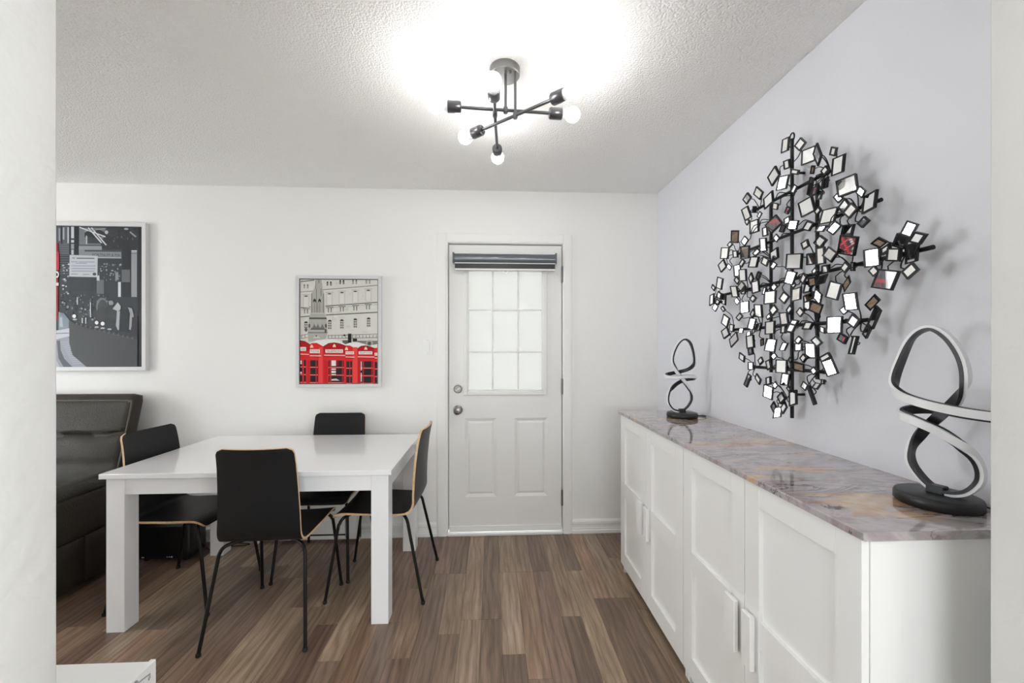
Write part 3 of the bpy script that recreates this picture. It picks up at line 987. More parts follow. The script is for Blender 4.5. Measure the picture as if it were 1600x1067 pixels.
(1.1201,1.6011,1.0934,0.0029,-0.0044,-0.0118,-0.0018,0.0059,-0.0101,24),
(1.1074,1.5602,1.0785,0.0068,-0.0113,0.0044,-0.0023,0.0013,-0.0195,24),
(1.114,1.5358,1.1009,0.0008,-0.0052,-0.0101,-0.0039,0.0052,-0.013,24),
(1.1131,1.3182,1.2643,0.0065,-0.0133,0.0058,0.0043,-0.0072,-0.0234,23),
(1.1153,1.3397,1.2971,0.0042,-0.0136,0.0088,-0.0002,-0.0058,-0.0077,23),
(1.1006,1.4183,1.2929,0.0001,-0.0072,-0.007,-0.0025,0.0051,-0.008,26),
(1.0918,1.3605,1.2514,0.0019,-0.0049,-0.0073,-0.0023,0.0044,-0.0065,23),
(1.1131,1.4293,1.1934,0.0029,-0.0069,-0.0067,-0.0028,0.0025,-0.0096,23),
(1.109,1.3907,1.1646,0.0013,-0.0041,0.0022,0.006,-0.007,-0.03,23),
(1.1258,1.4732,1.2593,0.0107,-0.0117,-0.0049,0.0029,0.0033,-0.0141,23),
(1.1294,1.3665,1.2134,0.0014,-0.0043,-0.0003,-0.001,-0.0002,-0.008,23),
(1.1134,1.3748,1.1984,0.0031,-0.0073,-0.0017,-0.0051,0.0022,-0.0092,23),
]
NODES = [(1.151,1.733,1.927),(1.151,1.358,1.928),(1.151,1.532,2.038),(1.151,1.252,1.762),(1.151,1.891,1.770),(1.151,1.408,1.760),(1.151,1.528,1.910),(1.151,1.651,1.850),(1.151,1.104,1.587),(1.151,1.422,1.644),(1.151,1.277,1.590),(1.151,1.813,1.589),(1.151,1.651,1.692),(1.151,1.651,1.587),(1.151,1.532,1.764),(1.151,1.539,1.602),(1.151,1.419,1.575),(1.151,1.922,1.418),(1.151,1.720,1.415),(1.151,1.425,1.417),(1.151,1.241,1.410),(1.151,1.552,1.412),(1.151,1.759,1.246),(1.151,1.405,1.245),(1.151,1.566,1.133),(1.151,2.073,1.595),(1.151,1.419,1.325),(1.151,1.552,1.246)]

# ------------------------------------------------------------------ sideboard cabinets and their stone top
def make_cabinet(y0, y1, label):
    """two-door cabinet standing against the right wall, doors facing -X"""
    root = empty('cabinet', (.97, (y0 + y1) / 2, 0))
    tag(root, label, 'cabinet', 'white cabinets along the pale blue wall')
    hw = (y1 - y0) / 2
    X0, X1 = .786 - .97, 1.192 - .97
    t = .018
    for s_ in (-1, 1):
        a, b_ = sorted((s_ * hw, s_ * (hw - t)))
        mb = MB()
        mb.box(X0, X1, a, b_, .045, .932, ch=.001)
        mb.box(X0, X0 + .05, a, b_, 0, .045)
        mb.box(X1 - .05, X1, a, b_, 0, .045)
        mb.build('side_panel', M['cabinet'], root)
    MB().box(X1 - .006, X1, -hw + t, hw - t, .05, .93).build('back_panel', M['cabinet'], root)
    MB().box(X0, X1 - .006, -hw + t, hw - t, .055, .073).build('bottom_shelf', M['cabinet'], root)
    MB().box(X0, X1 - .006, -hw + t, hw - t, .914, .932).build('top_rail', M['cabinet'], root)
    MB().box(X0 + .06, X0 + .076, -hw + t, hw - t, 0, .055).build('plinth', M['cabinet'], root)
    for s_ in (-1, 1):
        a, b_ = (-hw + .001, -.0015) if s_ < 0 else (.0015, hw - .001)
        f0, f1 = .768 - .97, .785 - .97
        z0, z1 = .055, .9305
        st = .068
        mb = MB()
        mb.box(f0, f1, a, a + st, z0, z1, ch=.0012)
        mb.box(f0, f1, b_ - st, b_, z0, z1, ch=.0012)
        for (c, d_) in ((z0, .136), (.464, .543), (.868, z1)):
            mb.box(f0, f1, a + st, b_ - st, c, d_, ch=.0008)
        dr_ = mb.build('door', M['cabinet'], root)
        for (c, d_) in ((.136, .464), (.543, .868)):
            MB().box(f0 + .012, f1 - .001, a + st - .004, b_ - st + .004, c - .004, d_ + .004).build('panel', M['cabinet'], dr_)
        # flat plate handle on the meeting stile, lipped away from the door
        hy0, hy1 = ((-.062, -.018) if s_ < 0 else (.018, .075))
        mb = MB()
        mb.box(f0 - .022, f0 - .008, hy0, hy1, .390, .549, ch=.002)
        mb.box(f0 - .009, f0 + .001, (hy0 + hy1) / 2 - .010, (hy0 + hy1) / 2 + .010, .40, .54)
        mb.build('handle', M['cabinet'], dr_)
    return root


make_cabinet(.826, 1.6315, 'nearer of the two white panelled cabinets, its blank side showing')
make_cabinet(1.6345, 2.440, 'farther white panelled cabinet, next to the back wall baseboard')
# stone slab with slightly uneven lower edge
mb = MB()
ny = 40
sx0, sx1, sy0, sy1 = .760, XR - .001, .815, 2.468
ox, oy, oz = .98, 1.64, .9325
rows = []
for i in range(ny + 1):
    y = sy0 + (sy1 - sy0) * i / ny
    e = .0016 * sin(i * 1.7) + .0012 * sin(i * 0.6 + 1)
    rows.append([(sx0 + .0025, y, .0185), (sx0, y, .0160), (sx0 + e * .4, y, .0015 + abs(e) * .6), (sx0 + .003, y, 0), (sx1, y, 0), (sx1, y, .0185)])
v = [(a - ox, b_ - oy, c) for r in rows for a, b_, c in r]
fs = []
for i in range(ny):
    for k in range(6):
        l = (k + 1) % 6
        fs.append((i * 6 + k, i * 6 + l, (i + 1) * 6 + l, (i + 1) * 6 + k))
fs += [tuple(range(6)), tuple(ny * 6 + k for k in range(6))[::-1]]
mb.add(v, fs)
slab = mb.build('countertop', M['marble'], loc=(ox, oy, oz))
tag(slab, 'polished mauve marble slab with gold veins lying across both cabinets', 'countertop')
TOPZ = oz + .0185

# ------------------------------------------------------------------ looped lamps
PATH = [(-.003, 0, .004, 'b'), (-.033, 0, .022, 'l'), (-.060, 0, .055, 'l'), (-.060, 0, .091, 'l'), (-.033, 0, .138, 'lB'), (.0055, 0, .180, 'B'), (.041, 0, .221, 'rB'),
        (.061, 0, .270, 'r'), (.052, 0, .320, 'r'), (.022, 0, .367, 't'), (-.0166, 0, .389, 't'), (-.055, .004, .370, 't'), (-.080, .012, .315, 'l'), (-.090, .028, .258, 'l'),
        (-.066, .045, .228, 'lF'), (-.0055, .052, .211, 'F'), (.077, .040, .199, 'F'), (.150, .014, .192, 'r'), (.146, -.022, .187, 'r'), (.055, -.048, .185, 'K'),
        (-.022, -.046, .190, 'K'), (-.072, -.020, .186, 'l'), (-.080, .012, .176, 'l'), (-.033, .040, .166, 'F'), (.033, .028, .141, 'F'), (.083, .010, .097, 'r'),
        (.093, 0, .050, 'r'), (.066, 0, .014, 'b'), (.028, 0, .002, 'b')]
DIRS = {'b': (0, 0, -1), 'l': (-1, 0, 0), 'r': (1, 0, 0), 't': (0, 0, 1), 'F': (0, 1, 0), 'K': (0, -1, 0), 'B': (0, -1, 0),
        'lB': (-.6, -.8, 0), 'rB': (.6, -.8, 0), 'lF': (-.6, .8, 0)}


def make_lamp(loc, rz, label, hw=.0115, cord=None, tip=1.0, baserot=0.0, bsx=.080, bsy=.080):
    root = empty('loop_lamp', loc, rz)
    tag(root, label, 'lamp', 'looped lamps on the stone top')
    prof = [(.93, 0), (1.0, .005), (1.0, .019), (.97, .025), (.90, .0275)]
    bs = MB().lathe(prof, (0, 0, 0), 'Z', 48, sx=bsx, sy=bsy).build('base', M['lamp_black'], root, smooth=50)
    bs.rotation_euler = (0, 0, baserot)
    z0 = .0345
    MB().box(-.017, .017, -.012, .012, .026, z0 + .012, ch=.002).build('mount', M['lamp_black'], root)
    P = catmull([(min(a, tip) * .78, -v_ * .9, c + z0) for a, v_, c, d_ in PATH], 6, True)      # -Y local faces the viewer
    Nn = catmull([(DIRS[d_][0], -DIRS[d_][1], DIRS[d_][2]) for a, v_, c, d_ in PATH], 6, True)
    n = len(P)
    blk, wht = MB(), MB()
    rb, rw = [], []
    for i in range(n):
        t = (P[(i + 1) % n] - P[i - 1]).normalized()
        nn = Nn[i] - t * Nn[i].dot(t)
        nn.normalize()
        bb = t.cross(nn)
        p = P[i]
        rb.append([p + nn * a + bb * c for a, c in ((-.0035, -hw), (-.0035, hw), (.004, hw), (.004, -hw))])
        rw.append([p + nn * a + bb * c for a, c in ((.0035, -hw * .86), (.0035, hw * .86), (.0105, hw * .8), (.0105, -hw * .8))])
    for mb_, rr in ((blk, rb), (wht, rw)):
        fs = []
        for i in range(n):
            j = (i + 1) % n
            for k in range(4):
                l = (k + 1) % 4
                fs.append((i * 4 + k, i * 4 + l, j * 4 + l, j * 4 + k))
        mb_.add([q for r in rr for q in r], fs)
    lp = blk.build('loop', M['lamp_black'], root, smooth=35)
    wht.build('diffuser', M['lamp_white'], lp, smooth=35)
    if cord:
        MB().tube(catmull(cord, 5), .0022, 6).build('cord', M['lamp_black'], root, smooth=60)
    return root


va = math.atan2(.66, .75)
make_lamp((1.078, .956, TOPZ), radians(-72), 'larger-looking black looped lamp at the near end of the marble top', cord=[(.055, .055, .011), (.066, .066, .004), (.07, .075, .003)])
make_lamp((1.035, 2.214, TOPZ), radians(172), 'black looped lamp at the far end of the marble top, in the corner', hw=.0095, tip=.105,
          cord=[(-.085, 0, .012), (-.118, -.004, .010), (-.132, -.02, .004), (-.118, -.034, .003), (-.07, -.06, .003)])

# ------------------------------------------------------------------ mirror wall sculpture
art = empty('mirror_wall_art', (XR, 1.53, 1.588))
tag(art, 'black metal wall sculpture of branches carrying many small tilted mirrors', 'wall art')
A0 = Vector((XR, 1.53, 1.588))


def rel(p):
    return Vector(p) - A0


BX = XR - .05
for (y, z0, z1) in ((1.540, 1.06, 2.13), (1.416, 1.218, 1.909), (1.660, 1.228, 1.923)):
    MB().tube([rel((BX, y, z0)), rel((BX, y, z1))], .0065, 8).build('post', M['art_metal'], art, smooth=50)
for (z, y0, y1) in ((1.926, 1.352, 1.74), (1.764, 1.166, 1.89), (1.590, 1.022, 2.035), (1.414, 1.21, 1.92), (1.246, 1.36, 1.758)):
    MB().tube([rel((BX - .008, y0, z)), rel((BX - .008, y1, z))], .0065, 8).build('branch', M['art_metal'], art, smooth=50)
for (y, z) in ((1.54, 2.0), (1.54, 1.15), (1.25, 1.59), (1.83, 1.59)):
    MB().tube([rel((BX, y, z)), rel((XR - .001, y, z))], .005, 8).build('standoff', M['art_metal'], art, smooth=50)
MB().tube([rel((BX, 1.54 + .012 * cos(a), 2.136 + .016 * sin(a))) for a in [2 * pi * k / 12 for k in range(12)]], .003, 6, closed=True).build('hanging_ring', M['art_metal'], art, smooth=60)

for (cx, cy, cz, ax, ay, az, bx, by, bz, nd) in TILES:
    c = Vector((cx, cy, cz))
    e1, e2 = Vector((ax, ay, az)) * 1.08, Vector((bx, by, bz)) * 1.08
    nrm = e1.cross(e2).normalized()
    if nrm.dot(Vector((0, 0, CAM_H)) - c) < 0:
        nrm = -nrm
    rim = .0042 if max(e1.length, e2.length) > .012 else .0030
    k1, k2 = max(.3, 1 - rim / e1.length), max(.3, 1 - rim / e2.length)
    sg = ((-1, -1), (1, -1), (1, 1), (-1, 1))
    fo = [e1 * a + e2 * b_ + nrm * .003 for a, b_ in sg]
    fi = [e1 * a * k1 + e2 * b_ * k2 + nrm * .003 for a, b_ in sg]
    mi_ = [e1 * a * k1 + e2 * b_ * k2 + nrm * .0012 for a, b_ in sg]
    bo = [e1 * a + e2 * b_ - nrm * .007 for a, b_ in sg]
    fs = []
    for i in range(4):
        j = (i + 1) % 4
        fs += [(i, j, 4 + j, 4 + i), (4 + i, 4 + j, 8 + j, 8 + i), (i, j, 12 + j, 12 + i)]
    fs.append((12, 13, 14, 15))
    t = MB().add(fo + fi + mi_ + bo, fs).build('mirror_tile', M['art_metal'], art, loc=c - A0)
    MB().add(mi_, [(0, 1, 2, 3)]).build('mirror', M['mirror'], t)
    # bent wire from the branch node to the back of the tile
    nn = Vector(NODES[nd]) - c
    e = -nrm * .007
    mid = nn * .5 + Vector((-.004, 0, 0)) + nrm.cross(nn) * .22
    MB().tube(catmull([e, e * 3 + nn * .12, mid, nn], 3), .0019, 5, cap=False).build('wire', M['art_metal'], t, smooth=80)

# ------------------------------------------------------------------ ceiling light
cl = empty('ceiling_light', (.053, 1.66, CH))
tag(cl, 'gunmetal ceiling light with three crossed arms and six lit globe bulbs', 'ceiling light')
C0 = Vector((.053, 1.66, CH))
MB().lathe([(.058, 0), (.060, -.003), (.060, -.030), (.057, -.033), (.02, -.034)], (0, 0, 0), 'Z', 40).build('canopy', M['canopy'], cl, smooth=40)
MB().lathe([(.006, -.033), (.006, -.038), (.003, -.041)], (.02, -.032, 0), 'Z', 12).build('finial', M['gunmetal'], cl, smooth=50)
arms = [((-.2165, 1.633, 2.272), (.328, 1.669, 2.272)), ((.0046, 1.439, 2.250), (.030, 2.014, 2.250)), ((.2955, 1.455, 2.240), (-.113, 1.806, 2.240))]
for ai, (p, q) in enumerate(arms):
    p, q = Vector(p) - C0, Vector(q) - C0
    d = (q - p).normalized()
    am = MB().tube([p + d * .075, q - d * .075], .0062, 12).build('arm', M['gunmetal'], cl, smooth=50)
    mid = p + (q - p) * ((0.50, 0.35, 0.496)[ai])
    MB().tube([mid, Vector((mid.x, mid.y, -.03))], .0052, 10).build('rod', M['gunmetal'], cl, smooth=50)
    MB().lathe([(.0085, -.012), (.0095, -.006), (.0095, .006), (.0085, .012)], mid, 'Z', 14).build('joint', M['gunmetal'], am, smooth=40)
    for e, s_ in ((p, d), (q, -d)):
        rot = s_.to_track_quat('Z', 'Y').to_matrix().to_4x4()
        def place(mb):
            mb.v = [tuple(e + (rot @ Vector(v_))) for v_ in mb.v]
            return mb
        # local z runs from bulb centre inwards along the arm
        so = place(MB().lathe([(.0215, .045), (.0225, .047), (.0225, .092), (.019, .097), (.008, .099)], (0, 0, 0), 'Z', 24)).build('socket', M['gunmetal'], cl, smooth=40)
        prof = [(.0008, -.030)]
        for k in range(1, 12):
            a = -pi / 2 + (pi * .78) * k / 11
            prof.append((.030 * cos(a), .030 * sin(a)))
        bu = place(MB().lathe(prof, (0, 0, 0), 'Z', 28)).build('bulb', M['bulb'], cl, smooth=80)
        place(MB().lathe([(.021, .021), (.019, .030), (.019, .048)], (0, 0, 0), 'Z', 24)).build('bulb_neck', M['bulb_neck'], bu, smooth=50)

# unseen flush lights added in the kitchen and living end as fill
for (nm, x_, y_, m_, lb) in (('kitchen_fill_light', 1.5, -1.3, 'kitchen_fill', 'added round flush fill light in the kitchen behind the opening'),
                             ('living_room_fill_light', -3.2, 1.35, 'living_fill', 'added round flush fill light in front of the leather sofa')):
    kl = empty(nm, (x_, y_, CH))
    tag(kl, lb, 'ceiling light')
    MB().lathe([(.20, 0), (.20, -.02), (.19, -.025)], (0, 0, 0), 'Z', 40).build('rim', M['canopy'], kl, smooth=40)
    MB().lathe([(.185, -.02), (.18, -.045), (.14, -.065), (.06, -.075), (.01, -.076)], (0, 0, 0), 'Z', 40).build('diffuser', M[m_], kl, smooth=60)

# ------------------------------------------------------------------ dining table
TX0, TX1, TY0, TY1, TZ = -1.812, -.478, 2.010, 2.845, .745
tb = empty('dining_table', ((TX0 + TX1) / 2, (TY0 + TY1) / 2, 0))
tag(tb, 'white square-legged dining table in the middle of the four black chairs', 'table')
ox, oy = tb.location.x, tb.location.y
a, b_ = (TX1 - TX0) / 2, (TY1 - TY0) / 2
MB().box(-a, a, -b_, b_, TZ - .024, TZ, ch=.002).build('tabletop', M['table'], tb)
lw, ins = .082, .018
for sx_ in (-1, 1):
    for sy_ in (-1, 1):
        x0, x1 = sorted((sx_ * (a - ins), sx_ * (a - ins - lw)))
        y0, y1 = sorted((sy_ * (b_ - ins), sy_ * (b_ - ins - lw)))
        MB().box(x0, x1, y0, y1, 0, TZ - .024, ch=.002).build('leg', M['table'], tb)
ai = ins + .006
for s_ in (-1, 1):
    y0, y1 = sorted((s_ * (b_ - ai), s_ * (b_ - ai - .022)))
    MB().box(-a + ins + lw, a - ins - lw, y0, y1, .642, TZ - .024, ch=.001).build('apron', M['table'], tb)
    x0, x1 = sorted((s_ * (a - ai), s_ * (a - ai - .022)))
    MB().box(x0, x1, -b_ + ins + lw, b_ - ins - lw, .642, TZ - .024, ch=.001).build('apron', M['table'], tb)
MB().box(-a + .42, -a + .80, -.20, .20, .655, TZ - .024, ch=.008).build('extension_leaf', M['table'], tb)


# ------------------------------------------------------------------ chairs
def make_chair():
    root = empty('dining_chair')
    TH = .011

    # centre-line of the shell: forward = +Y, origin at floor under the seat centre
    seat = [(.222, .428), (.214, .440), (.198, .449), (.165, .4535), (.11, .451), (.04, .447), (-.04, .445), (-.11, .446), (-.150, .451)]
    back = [(-.150, .451), (-.174, .462), (-.190, .482), (-.198, .510), (-.201, .56), (-.204, .63), (-.210, .71), (-.219, .79), (-.229, .845), (-.238, .885)]

    def width(y, z, s_):
        if s_ == 'seat':
            return .198 - .016 * max(0, (.2 - y)) / .35
        t = (z - .451) / .434
        return .182 - .017 * t

    def shell(line, which):
        pts = catmull([(0, y, z) for y, z in line], 3)
        nu = 12
        mb = MB()
        L = [0]
        for i in range(1, len(pts)):
            L.append(L[-1] + (pts[i] - pts[i - 1]).length)
        tot = L[-1]
        top, bot = [], []
        for i, p in enumerate(pts):
            t = (pts[min(i + 1, len(pts) - 1)] - pts[max(i - 1, 0)]).normalized()
            nrm = Vector((0, -t.z, t.y))            # points up for the seat, forward for the back
            if which == 'back':
                nrm = Vector((0, t.z, -t.y))
            else:
                nrm = nrm if nrm.z > 0 else -nrm
            w_ = width(p.y, p.z, which)
            # rounded corners at the free end
            d_ = (tot - L[i]) if which == 'back' else L[i]
            R_ = .028
            if d_ < R_:
                w_ -= R_ - math.sqrt(max(0, R_ * R_ - (R_ - d_) ** 2))
            rt, rbm = [], []
            for k in range(nu + 1):
                u = -1 + 2 * k / nu
                q = p + Vector((u * w_, 0, 0))
                dish = (.012 * (u * u - .3)) if which == 'back' else .007 * (u * u - .3)
                blend = min(1, (L[i] / .12)) if which == 'back' else min(1, (tot - L[i]) / .12)
                q = q + nrm * dish * blend
                rt.append(q + nrm * TH / 2)
                rbm.append(q - nrm * TH / 2)
            top.append(rt)
            bot.append(rbm)
        nv = len(pts)
        V = [q for r in top for q in r] + [q for r in bot for q in r]
        o_ = nv * (nu + 1)
        F, G = [], []
        for i in range(nv - 1):
            for k in range(nu):
                q0 = i * (nu + 1) + k
                F.append((q0, q0 + 1, q0 + nu + 2, q0 + nu + 1))
                F.append((o_ + q0, o_ + q0 + nu + 1, o_ + q0 + nu + 2, o_ + q0 + 1))
            for k in (0, nu):
                q0 = i * (nu + 1) + k
                G.append((q0, q0 + nu + 1, o_ + q0 + nu + 1, o_ + q0))
        e = nv - 1 if which == 'back' else 0
        for k in range(nu):
            q0 = e * (nu + 1) + k
            G.append((q0, q0 + 1, o_ + q0 + 1, o_ + q0))
        mb.add(V, F, 0)
        mb.f += [tuple(g) for g in G]
        mb.mi += [1] * len(G)
        return mb

    shell(seat, 'seat').build('seat', [M['black_ply'], M['wood_edge']], root, smooth=40)
    shell(back, 'back').build('backrest', [M['black_ply'], M['wood_edge']], root, smooth=40)
    r = .0082
    for s_ in (-1, 1):
        # front leg: leaves the middle under the seat, bends down outside
        pts = [(s_ * .03, .10, .4335), (s_ * .10, .135, .4335), (s_ * .158, .168, .431), (s_ * .176, .182, .422), (s_ * .184, .192, .402), (s_ * .190, .202, .36), (s_ * .212, .256, .012)]
        ln = MB().tube(catmull(pts, 5), r, 12).build('leg', M['chair_leg'], root, smooth=60)
        MB().lathe([(.009, 0), (.0105, .003), (.0105, .013), (.0085, .016)], (s_ * .212, .257, 0), 'Z', 14).build('foot', M['rubber'], ln, smooth=50)
        pts = [(s_ * .03, -.06, .4335), (s_ * .10, -.105, .4335), (s_ * .155, -.142, .430), (s_ * .176, -.158, .420), (s_ * .186, -.168, .398), (s_ * .191, -.176, .36), (s_ * .222, -.252, .012)]
        ln = MB().tube(catmull(pts, 5), r, 12).build('leg', M['chair_leg'], root, smooth=60)
        MB().lathe([(.009, 0), (.0105, .003), (.0105, .013), (.0085, .016)], (s_ * .222, -.253, 0), 'Z', 14).build('foot', M['rubber'], ln, smooth=50)
    MB().box(-.075, .075, -.075, .115, .426, .431, ch=.001).build('mounting_plate', M['chair_leg'], root)
    return root


ch = make_chair()
CHAIRS = [((-1.045, 2.112), 1.6, 'black plywood chair in front of the table with its back to the viewer'),
          ((-1.023, 2.652), 180, 'black plywood chair behind the table, tucked against the wall below the red picture'),
          ((-.600, 2.408), 88, 'black plywood chair at the table end next to the door, seen from its side'),
          ((-1.648, 2.362), -94, 'black plywood chair at the table end beside the leather sofa')]
for i, ((x, y), a_, lb) in enumerate(CHAIRS):
    o = ch if i == 0 else copy_tree(ch)
    o.location = (x, y, 0)
    o.rotation_euler = (0, 0, radians(a_))
    tag(o, lb, 'chair', 'black dining chairs round the white table')

# ------------------------------------------------------------------ leather sofa
def pillow(x0, x1, y0, y1, z0, z1, r=.05, bulge=(.0, .0, .0), lean=0.0, n=14, crease=None):
    """rounded cushion; bulge swells each axis, lean shifts y with height"""
    mb = MB()
    cx, cy, cz = (x0 + x1) / 2, (y0 + y1) / 2, (z0 + z1) / 2
    hx, hy, hz = (x1 - x0) / 2, (y1 - y0) / 2, (z1 - z0) / 2
    bm = bmesh.new()
    bmesh.ops.create_cube(bm, size=2.0)
    bmesh.ops.subdivide_edges(bm, edges=bm.edges[:], cuts=n, use_grid_fill=True)
    for v in bm.verts:
        p = v.co.copy()
        q = Vector((p.x * hx, p.y * hy, p.z * hz))
        core = Vector((max(-hx + r, min(hx - r, q.x)), max(-hy + r, min(hy - r, q.y)), max(-hz + r, min(hz - r, q.z))))
        d_ = q - core
        if d_.length > 1e-6:
            q = core + d_.normalized() * r * max(abs(d_.x), abs(d_.y), abs(d_.z)) / r
        u, w_, t = p.x, p.y, p.z
        q.x += bulge[0] * (1 - w_ * w_) * (1 - t * t) * (1 if u > 0 else -1) * abs(u)
        q.y += bulge[1] * (1 - u * u) * (1 - t * t) * (1 if w_ > 0 else -1) * abs(w_)
        q.z += bulge[2] * (1 - u * u) * (1 - w_ * w_) * (1 if t > 0 else -1) * abs(t)
        if crease and w_ < -.6:
            for (zc, dep, wd) in crease:
                zz = q.z + cz
                q.y += dep * math.exp(-((zz - zc - .006 * sin(q.x * 23)) / wd) ** 2)
        q.y += lean * (q.z + hz)
        v.co = Vector((cx, cy, cz)) + q
    bm.verts.index_update()
    mb.add([v.co for v in bm.verts], [[v.index for v in f_.verts] for f_ in bm.faces])
    bm.free()
    return mb


sf = empty('leather_sofa', (-3.05, 2.48, 0))
tag(sf, 'dark brown leather sofa against the back wall, left of the table', 'sofa')


def sp(mb, name, m_, parent=None):
    mb.v = [(a - 3.05 * -1, b_ - 2.48, c) for a, b_, c in mb.v]
    return mb.build(name, m_, parent or sf, smooth=70)


SX0, SX1 = -3.88, -2.232
for side in (1, -1):
    xo = SX1 if side > 0 else SX0
    xi = xo - side * .13
    x0, x1 = sorted((xo - side * .012, xi))
    arm = sp(pillow(x0, x1, 2.02, 2.72, .05, .57, .02, n=6), 'arm', M['leather_side'])
    # outer panels with seams between them
    x0, x1 = sorted((xo, xo - side * .02))
    for (y0, y1, z0, z1) in ((2.015, 2.74, .297, .535), (2.015, 2.40, .045, .293), (2.404, 2.74, .045, .293)):
        sp(pillow(x0, x1, y0, y1, z0, z1, .008, bulge=(.006 * 1, 0, 0), n=6), 'panel', M['leather_side'], arm)
    x0, x1 = sorted((xo + side * .006, xi + side * .01))
    sp(pillow(x0, x1, 2.0, 2.70, .508, .590, .04, bulge=(0, 0, .004), n=10), 'arm_pad', M['leather'], arm)
sp(pillow(SX0 + .13, SX1 - .13, 2.06, 2.76, .06, .30, .02, n=6), 'base', M['leather_side'])
mid = (SX0 + SX1) / 2
for (x0, x1) in ((SX0 + .127, mid), (mid, SX1 - .127)):
    sp(pillow(x0 + .003, x1 - .003, 2.00, 2.70, .29, .47, .05, bulge=(0, 0, .02), n=10), 'seat_cushion', M['leather'])
for (x0, x1) in ((SX0 + .093, mid - .003), (mid + .003, SX1 - .093)):
    bk = sp(pillow(x0, x1, 2.680, 2.760, .36, 1.022, .035, lean=.26, n=12), 'backrest', M['leather_side'])
    fr_ = sp(pillow(x0 + .016, x1 - .014, 2.690, 2.755, .43, .998, .03, bulge=(0, .034, 0), lean=.26, n=30,
                    crease=[(.775, .030, .014), (.60, .010, .03)]), 'back_cushion', M['leather'], bk)
    # raised piping following the cushion edge
    zt = .985
    pts = [(x0 + .022, .46), (x0 + .022, .93), (x0 + .045, .974), (x0 + .08, zt), (x1 - .075, zt), (x1 - .042, .974), (x1 - .020, .93), (x1 - .020, .46)]
    pts = [(a_, 2.694 + .26 * (z_ - .43), z_) for a_, z_ in pts]
    sp(MB().tube(catmull(pts, 6), .0045, 8), 'piping', M['thread'], fr_)
for (x_, y_) in ((SX0 + .08, 2.08), (SX1 - .08, 2.08), (SX0 + .08, 2.70), (SX1 - .08, 2.70)):
    sp(MB().lathe([(.020, 0), (.024, .055)], (x_, y_, 0), 'Z', 14), 'foot', M['black_plastic'])

# ------------------------------------------------------------------ black box on the floor with its lead
eb = empty('electronics_box', (-2.035, 2.765, 0))
tag(eb, 'black plastic box with small white markings on the floor beside the sofa', 'box')
mb = pillow(-.158, .158, -.085, .085, .012, .238, .022, n=8)
bd = mb.build('body', M['black_plastic'], eb, smooth=60)
MB().box(-.135, .120, -.088, -.083, .022, .222, ch=.002).build('front_panel', M['black_plastic'], bd)
for (x_, w_) in ((-.118, .004), (-.110, .003), (.030, .0035), (.043, .0035), (.057, .0055)):
    MB().lathe([(w_, 0), (w_, .001)], (x_, -.088, .034), 'Y', 12).build('marking', M['white_mark'], bd)
for (x_, y_) in ((-.12, -.05), (.12, -.05), (-.12, .05), (.12, .05)):
    MB().lathe([(.014, 0), (.014, .014)], (x_, y_, 0), 'Z', 14).build('foot', M['rubber'], eb)
cd = MB().tube(catmull([(-1.874, 2.80, .06), (-1.845, 2.82, .006), (-1.80, 2.862, .004), (-1.72, 2.868, .004), (-1.66, 2.875, .004), (-1.63, 2.89, .004), (-1.66, 2.905, .004), (-1.75, 2.915, .004), (-1.80, 2.925, .02), (-1.80, 2.935, .09)], 6), .0032, 8)
tag(cd.build('power_cord', M['rubber'], smooth=70), 'thin dark cord lying on the floor by the black box', 'cord')

# ------------------------------------------------------------------ low white heater on the back wall
ht = empty('baseboard_heater', (-1.25, D - .017, 0))
tag(ht, 'low white baseboard heater on the back wall under the table', 'heater')
MB().box(-.345, .345, -.045, 0, .018, .192, ch=.004).build('body', M['trim'], ht)
MB().box(-.30, .25, -.0465, -.044, .045, .056, ch=.001).build('air_slot', M['gap'], ht)
for i in range(4):
    MB().box(-.30, .25, -.048, -.044, .150 + i * .009, .154 + i * .009).build('grille_bar', M['trim'], ht)
for s_ in (-1, 1):
    a, b2 = sorted((s_ * .345, s_ * .325))
    MB().box(a, b2, -.050, 0, 0, .196, ch=.004).build('end_cap', M['trim'], ht)
MB().box(.250, .253, -.0465, -.044, .03, .18).build('seam', M['gap'], ht)

# ------------------------------------------------------------------ white chest at the lower left
wc = empty('white_chest', (-1.225, 1.0, 0))
tag(wc, 'low white chest with silver leaf ornament, standing just inside the opening', 'chest')
x0, x1, y0, y1 = -.275, .275, -.24, .222
MB().box(x0 + .01, x1 - .012, y0 + .01, y1 - .008, .03, .432, ch=.002).build('body', M['cabinet'], wc)
MB().box(x0, x1 - .012, y0, y1, .432, .446, ch=.002).build('lid', M['cabinet'], wc)
sd = MB().box(x1 - .012, x1 + .003, y0, y1 + .003, .02, .4505, ch=.002).build('side_panel', M['cabinet'], wc)


def leaf(cy, cz, L, W, a):
    pts = [(0, 0), (.25, .35), (.55, .5), (.85, .28), (1, 0), (.85, -.28), (.55, -.5), (.25, -.35)]
    ca, sa = cos(a), sin(a)
    v = [(x1 + .003, cy + (u * L * ca - w_ * W * sa), cz + (u * L * sa + w_ * W * ca)) for u, w_ in pts]
    v += [(x1 + .0065, cy + (.5 * L * ca), cz + .5 * L * sa)]
    n = len(pts)
    return MB().add(v, [(i, (i + 1) % n, n) for i in range(n)] + [tuple(range(n))])


